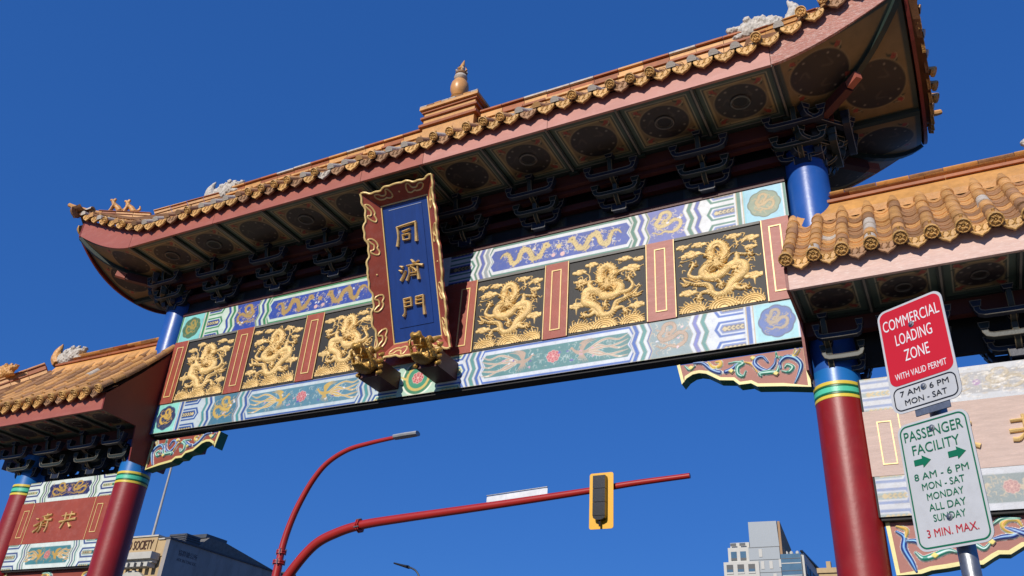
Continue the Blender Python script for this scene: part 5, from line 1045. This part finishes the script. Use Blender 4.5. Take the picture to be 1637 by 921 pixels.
for c, ax, r in ((fm(-5.87, 5.0), (0, 0, 1), .19), (fm(-5.86, 5.2), (0, 0, 1), .155), (fm(-4.0, 5.62), (1, 0, .1), .2)):
    k = MB().lathe((0, 0, 0), [(r, -.05), (r, -.012), (r*.86, -.011), (r*.86, .011), (r, .012), (r, .05)], M_mast, 8).build('flange', TP, 20); k.location = Vector(c); k.rotation_euler = Vector(ax).to_track_quat('Z', 'Y').to_euler()
    for q in range(4): a = q*PI/2+.4; b_ = MB().lathe((r*.93*math.cos(a), r*.93*math.sin(a), 0), [(.02, -.09), (.02, .09)], M_steel, 6).build('bolt', k)
a_, b_ = Vector(fm(-3.45, 7.37)), Vector(fm(-2.9, 7.39))
MB().sweep([a_, a_.lerp(b_, .5), b_], lambda t: [(.16*(1-.3*abs(t-.4))*math.cos(2*PI*q/10), .08*math.sin(2*PI*q/10)) for q in range(10)], mat('lamp_grey', '9a9c9e', rough=.5)).build('lamp_head', TP)
TS = tag(root('traffic_signal', (fm(1.09, 0)[0], MY, fm(0, 5.22)[2])), 'black traffic signal on a yellow backboard hanging from the red arm', 'traffic signal')
def fs(a, d, b): x, y, z = fm(a, b); return (x, MY-.2-d*KM, z)
MB().prism(rrect(.877, 1.31, 5.222, 6.18, .04), lambda a, b, d: fs(a, d, b), -.01, 0, M_syel).build('backboard', TS, 0)
for k in range(3):
    z = 5.42+k*.23; MB().prism([(-.11, z), (.11, z), (.11, z+.222), (-.11, z+.222)], lambda a, b, d: fs(1.093+a, d, b), .001, .12, M_sblk).build('signal_section', TS, 0)
MB().prism([(-.11, 5.418), (.11, 5.418), (.1, 5.38), (.04, 5.35), (-.04, 5.35), (-.1, 5.38)], lambda a, b, d: fs(1.093+a, d, b), .01, .11, M_sblk).build('signal_cap', TS, 0)
MB().tube([fs(1.093, .06, 5.36), fs(1.093, .06, 5.25)], .03, M_sblk, 8, up=(0, 1, 0)).build('conduit', TS)
x, y, z = fm(1.09, 5.93); MB().box(x-.08, x+.08, MY-.18, MY, z-.12, z+.12, M_mast).build('hanger', TS, 0)
SN2 = tag(root('street_sign', fm(-.6, 5.78)), 'long white street name blade clamped along the red arm', 'street sign')
MB().prism(rrect(-1.25, -.02, 5.80, 6.0, .02), lambda a, b, d: (fm(a, b+(a+1.25)*.06)[0], MY+.12+d, fm(a, b+(a+1.25)*.06)[2]), 0, .01, mat('blade_white', 'd2d6da', rough=.5, bump=0)).build('blade', SN2, 0)
a_, b_ = Vector(fm(-1.25, 6.02)), Vector(fm(-.02, 6.09)); off = Vector((0, .12, 0)); MB().sweep([a_+off, b_+off], rect(.05, .02), M_steel).build('top_rail', SN2, 0)
# distant street lamp
LP = tag(root('street_lamp', (-22.6, 35, .13)), 'small dark cobra-head street lamp far down the street', 'street lamp')
M_lpk = mat('lamp_dark', '26282b', rough=.5)
MB().tube([tuple(q) for q in cr([(-22.6, 35, .13), (-22.6, 35, 9), (-22.65, 35, 11), (-23.0, 35, 11.8), (-23.5, 35, 12.1), (-23.8, 35, 12.17)], .3)[0]], lambda t: .11-.06*t, M_lpk, 8, up=(0, 1, 0)).build('pole', LP)
MB().sweep([(-23.7, 35, 12.15), (-24.1, 35, 12.25), (-24.75, 35, 12.42)], lambda t: [((.24-.12*t)*math.cos(2*PI*q/10), (.1-.05*t)*math.sin(2*PI*q/10)) for q in range(10)], M_lpk).build('lamp_head', LP)

# ================================================================== SOCIETY BUILDING (left)
M_cream2 = mat('cream_brick', 'b39a72', rough=.85, var=.12, scale=1.2, bump=.2); M_stone = mat('pale_cornice', 'b5b2a8', rough=.8, var=.1); M_grey = mat('grey_stucco', '98928c', rough=.9, var=.2, scale=.8, bump=.4, dirt=.5, dirtc='6e6864', stretch=(1, 1, .4))
M_cap2 = mat('coping_dark', '4a4a4e', rough=.7); M_glass = mat('window_glass', '3c4c5c', rough=.12, metal=.3, var=.1); M_shing = mat('roof_shingle', '6c6a66', rough=.9, var=.25, scale=6, bump=.5); M_hv = mat('vent_metal', '54585c', rough=.5, metal=.5)
SB = tag(root('society_building', (-30, 24, .13)), 'cream brick society building with pale cornice and grey side wall, behind the left pillar', 'building')
X1 = -25.5
MB().box(-37, X1-.25, 18.52, 44, .13, 8.28, M_cream2).box(-37, X1-.25, 18.5, 18.9, 8.28, 9.2, M_cream2).box(-37, X1-.25, 18.45, 18.9, 9.2, 9.92, M_cream2).box(-37, -26.32, 18.4, 18.9, 9.3, 10.08, M_cream2).build('front_wall', SB, 0)
MB().box(X1-.249, X1, 18.40, 44, .13, 9.93, M_grey).build('side_wall', SB, 0)
MB().box(X1-.33, X1+.06, 18.36, 44, 9.931, 10.0, M_cap2).build('side_coping', SB, 0)
MB().box(-37, -26.26, 18.34, 18.95, 10.081, 10.15, M_stone).box(-26.25, X1-.34, 18.38, 18.95, 9.93, 9.99, M_stone).build('coping', SB, 0)
co = MB().box(-37, -25.95, 17.95, 18.44, 9.0, 9.3, M_stone).box(-37, -26.0, 18.15, 18.44, 8.86, 8.998, M_stone).build('cornice', SB, 0)
dent = MB().box(-.12, .12, 17.98, 18.44, 8.66, 8.855, M_stone).mesh('dentil', 0)
for k in range(24): link('dentil', dent, co, (-26.2-k*.42, 0, 0))
# arched windows
def arch(x, r, z, parent):
    P = [(x-r, z-2.6)]+[(x-r*math.cos(a), z+r*math.sin(a)) for a in np.linspace(0, PI, 15)]+[(x+r, z-2.6)]
    w = MB().prism(P, lambda a, b, d: (a, 18.50-d, b), 0, .02, M_glass).build('window', parent, 0)
    Q = [(x-(r+.28)*math.cos(a), z+(r+.28)*math.sin(a)) for a in np.linspace(0, PI, 15)]; q = MB()
    for i in range(14):
        a, b, c, d = P[i+1], P[i+2], Q[i+1], Q[i]; q.hexa([(a[0], 18.3, a[1]), (b[0], 18.3, b[1]), (c[0], 18.3, c[1]), (d[0], 18.3, d[1]), (a[0], 18.51, a[1]), (b[0], 18.51, b[1]), (c[0], 18.51, c[1]), (d[0], 18.51, d[1])], M_stone)
    q.box(x-r-.25, x-r, 18.32, 18.5, z-2.6, z, M_stone).box(x+r, x+r+.25, 18.32, 18.5, z-2.6, z, M_stone).box(x-.04, x+.04, 18.4, 18.479, z-2.6, z+r, M_stone).box(x-r, x+r, 18.4, 18.478, z-.05, z+.05, M_stone); q.build('surround', w, 0)
for k in range(4): arch(-27.3-2.6*k, .85, 7.45, SB)
for k in range(4): arch(-27.3-2.6*k, .85, 3.6, SB)
text('NO SOCIETY', 1.86, .42, lambda a, b, d: (-28.38+a, 18.395-d, 9.52+b), mat('sign_brown', '4a2c20', rough=.7), 'lettering', .03, SB)
M_pink = mat('painted_grey_text', '4a474c', rough=.9, bump=0)
text('協群總公所', 1.15, .26, lambda a, b, d: (X1+d, 19.05+a, 9.35+b), M_pink, 'wall_lettering', .006, SB); text('HOK SIN TONG SOC.', 1.2, .13, lambda a, b, d: (X1+d, 19.05+a, 9.1+b), M_pink, 'wall_lettering', .006, SB)
ac = MB().box(-27.0, -25.9, 19.6, 20.5, 9.95, 10.5, M_hv)
for k in range(5): ac.box(-25.9, -25.86, 19.62, 20.48, 10.0+k*.1, 10.04+k*.1, M_cap2); ac.box(-26.95, -25.95, 19.56, 19.6, 10.0+k*.1, 10.04+k*.1, M_cap2)
tag(ac.build('roof_vent_box', SB, 0))
rf = MB(); rf.prism([(20.3, 10.0), (21.0, 10.62), (22.2, 10.62), (26.5, 10.0)], lambda a, b, d: (X1-.35-d, a, b), 0, 8, M_shing); rf.box(-33, X1-.5, 20.9, 22.3, 10.62, 10.8, M_hv); rf.build('hip_roof', SB, 0)
for k in range(6): MB().box(-34, X1-.36, 26.8+k*2.5, 27.6+k*2.5, 10.0, 10.25, M_hv).build('roof_vent', SB, 0)
FPl = tag(root('flagpole', (-28.04, 19.5, 10.0)), 'thin pale flagpole rising from the cream society building', 'flagpole')
MB().lathe((-28.04, 19.5, 9.0), [(.07, 0), (.06, 3), (.04, 7)], mat('flagpole_white', 'a8a49c', rough=.4), 10).lathe((-28.04, 19.5, 16.0), [(.05, 0), (.09, .06), (.05, .14)], M_goldl, 10).build('pole', FPl)

# ================================================================== TOWER AND LOW BUILDING (far right)
M_tw = mat('tower_panel_grey', '8f979c', rough=.5, var=.05, stretch=(8, 1, .2)); M_tww = mat('tower_concrete_white', 'bcbab2', rough=.7, var=.05); M_tg = mat('tower_glass', '5d7c8c', rough=.15, metal=.4, var=.15, scale=.6); M_tb = mat('tower_screen_brown', '9a7a58', rough=.7, var=.1); M_tdk = mat('tower_dark', '252a30', rough=.4)
TB = tag(root('apartment_tower', (-22, 145, 0)), 'grey and white apartment tower with slanted roof screen, far away between the pillars', 'building')
Y = 140
t1 = MB().box(-30.2, -24.2, Y, Y+14, 0, 35.6, M_tww).build('white_block', TB, 0)
MB().box(-29.5, -25.9, Y+.8, Y+10, 35.61, 38.2, M_tww).build('upper_block', TB, 0); MB().box(-29.2, -25.9, Y+1.5, Y+9, 38.21, 39.2, M_tww).build('top_frame', TB, 0)
MB().box(-25.85, -20.65, Y+.3, Y+12, 0, 38.0, M_tw).prism([(-25.55, 38.01), (-20.6, 38.01), (-20.75, 42.26), (-25.55, 42.34)], lambda a, b, d: (a, Y+.3+d, b), 0, 4, M_tw).build('panel_block', TB, 0)
MB().prism([(Y+.3, 42.2), (Y+.3, 36.6), (Y+9, 37.4), (Y+9, 39.4)], lambda a, b, d: (-20.58+d, a, b), 0, .4, M_tb).build('roof_screen', TB, 0)
MB().box(-20.55, -17.3, Y+.2, Y+14, 0, 36.6, M_tg).build('glass_block', TB, 0)
w = MB().box(-.0, 1.12, -.05, .3, 0, 1.55, M_tdk).box(-.03, 1.15, -.12, -.051, .0, .28, M_tww).box(.06, 1.06, -.06, -.052, .3, .75, M_tg).mesh('window', 0)
for r in range(12):
    for c in range(3): link('window', w, t1, (-29.7+c*1.85, Y, 33.6-r*2.1))
for r in range(2):
    for c in range(2): MB().box(-29.0+c*1.6, -28.0+c*1.6, Y+.75, Y+.79, 36.0+r*2.45, 37.5+r*1.45, M_tg).box(-29.0+c*1.6, -28.0+c*1.6, Y+.7, Y+.74, 36.0+r*2.45, 36.4+r*2.45, M_tdk).build('window', TB, 0)
gw = MB().box(0, .55, -.04, .1, 0, 1.3, M_tww).mesh('panel', 0)
for a, b in ((-24.1, 36.3), (-23.9, 34.3), (-22.5, 34.3), (-20.9, 34.5), (-22.0, 32.2), (-23.6, 30.5), (-21.5, 30.2), (-20.3, 32.6), (-22.9, 28.3)): link('white_panel', gw, TB, (a, Y+.25, b))
sl_ = MB().box(0, 5.1, -.03, .1, 0, .06, M_tdk).mesh('slab_line', 0)
for z in range(12): link('slab_line', sl_, TB, (-25.75, Y+.28, 37.9-2.1*z))
for z in range(12): MB().box(-20.5, -17.35, Y+.15, Y+.19, 35.8-2.0*z, 35.9-2.0*z, M_tdk).box(-20.5, -17.35, Y+.15, Y+.18, 35.0-2.0*z, 35.15-2*z, M_tww).build('balcony_line', TB, 0)
MB().hexa([(-17.35, Y+.4, 36.9), (-16.9, Y+.2, 36.9), (-16.2, Y+24, 36.9), (-17.0, Y+24, 36.9), (-17.35, Y+.4, 37.15), (-16.9, Y+.2, 37.15), (-16.2, Y+24, 37.2), (-17.0, Y+24, 37.2)], M_tdk).build('slanted_roof', TB, 0)
MB().box(-17.29, -16.9, Y+1, Y+24, 0, 36.85, M_tww).build('side_frame', TB, 0)
for r in range(10):
    for c in range(6): MB().box(-16.89, -16.8, Y+2+c*3.6, Y+4.6+c*3.6, 33.6-r*2.2, 35.2-r*2.2, M_tdk).build('window', TB, 0)
for x in (-20.0, -19.2, -18.2): MB().lathe((x, Y+3, 36.6), [(.3, 0), (.3, .9), (.1, 1.1)], M_tww, 8).build('roof_vent', TB)
LB = tag(root('low_building', (-11, 145, 0)), 'low tan building with two chimneys beside the right pillar, far away', 'building')
MB().box(-14.7, -8, Y, Y+12, 0, 33.2, M_cream2).box(-14.9, -7.9, Y-.3, Y+12.2, 33.21, 34.0, M_cream2).build('wall', LB, 0)
for x in (-13.5, -11.7): MB().box(x, x+.7, Y+1, Y+2, 34.01, 35.3, M_cream2).build('chimney', LB, 0)
for c in range(7): MB().box(-14.5+c*.95, -13.95+c*.95, Y-.04, Y+.02, 31.0, 32.3, M_tdk).build('window', LB, 0)
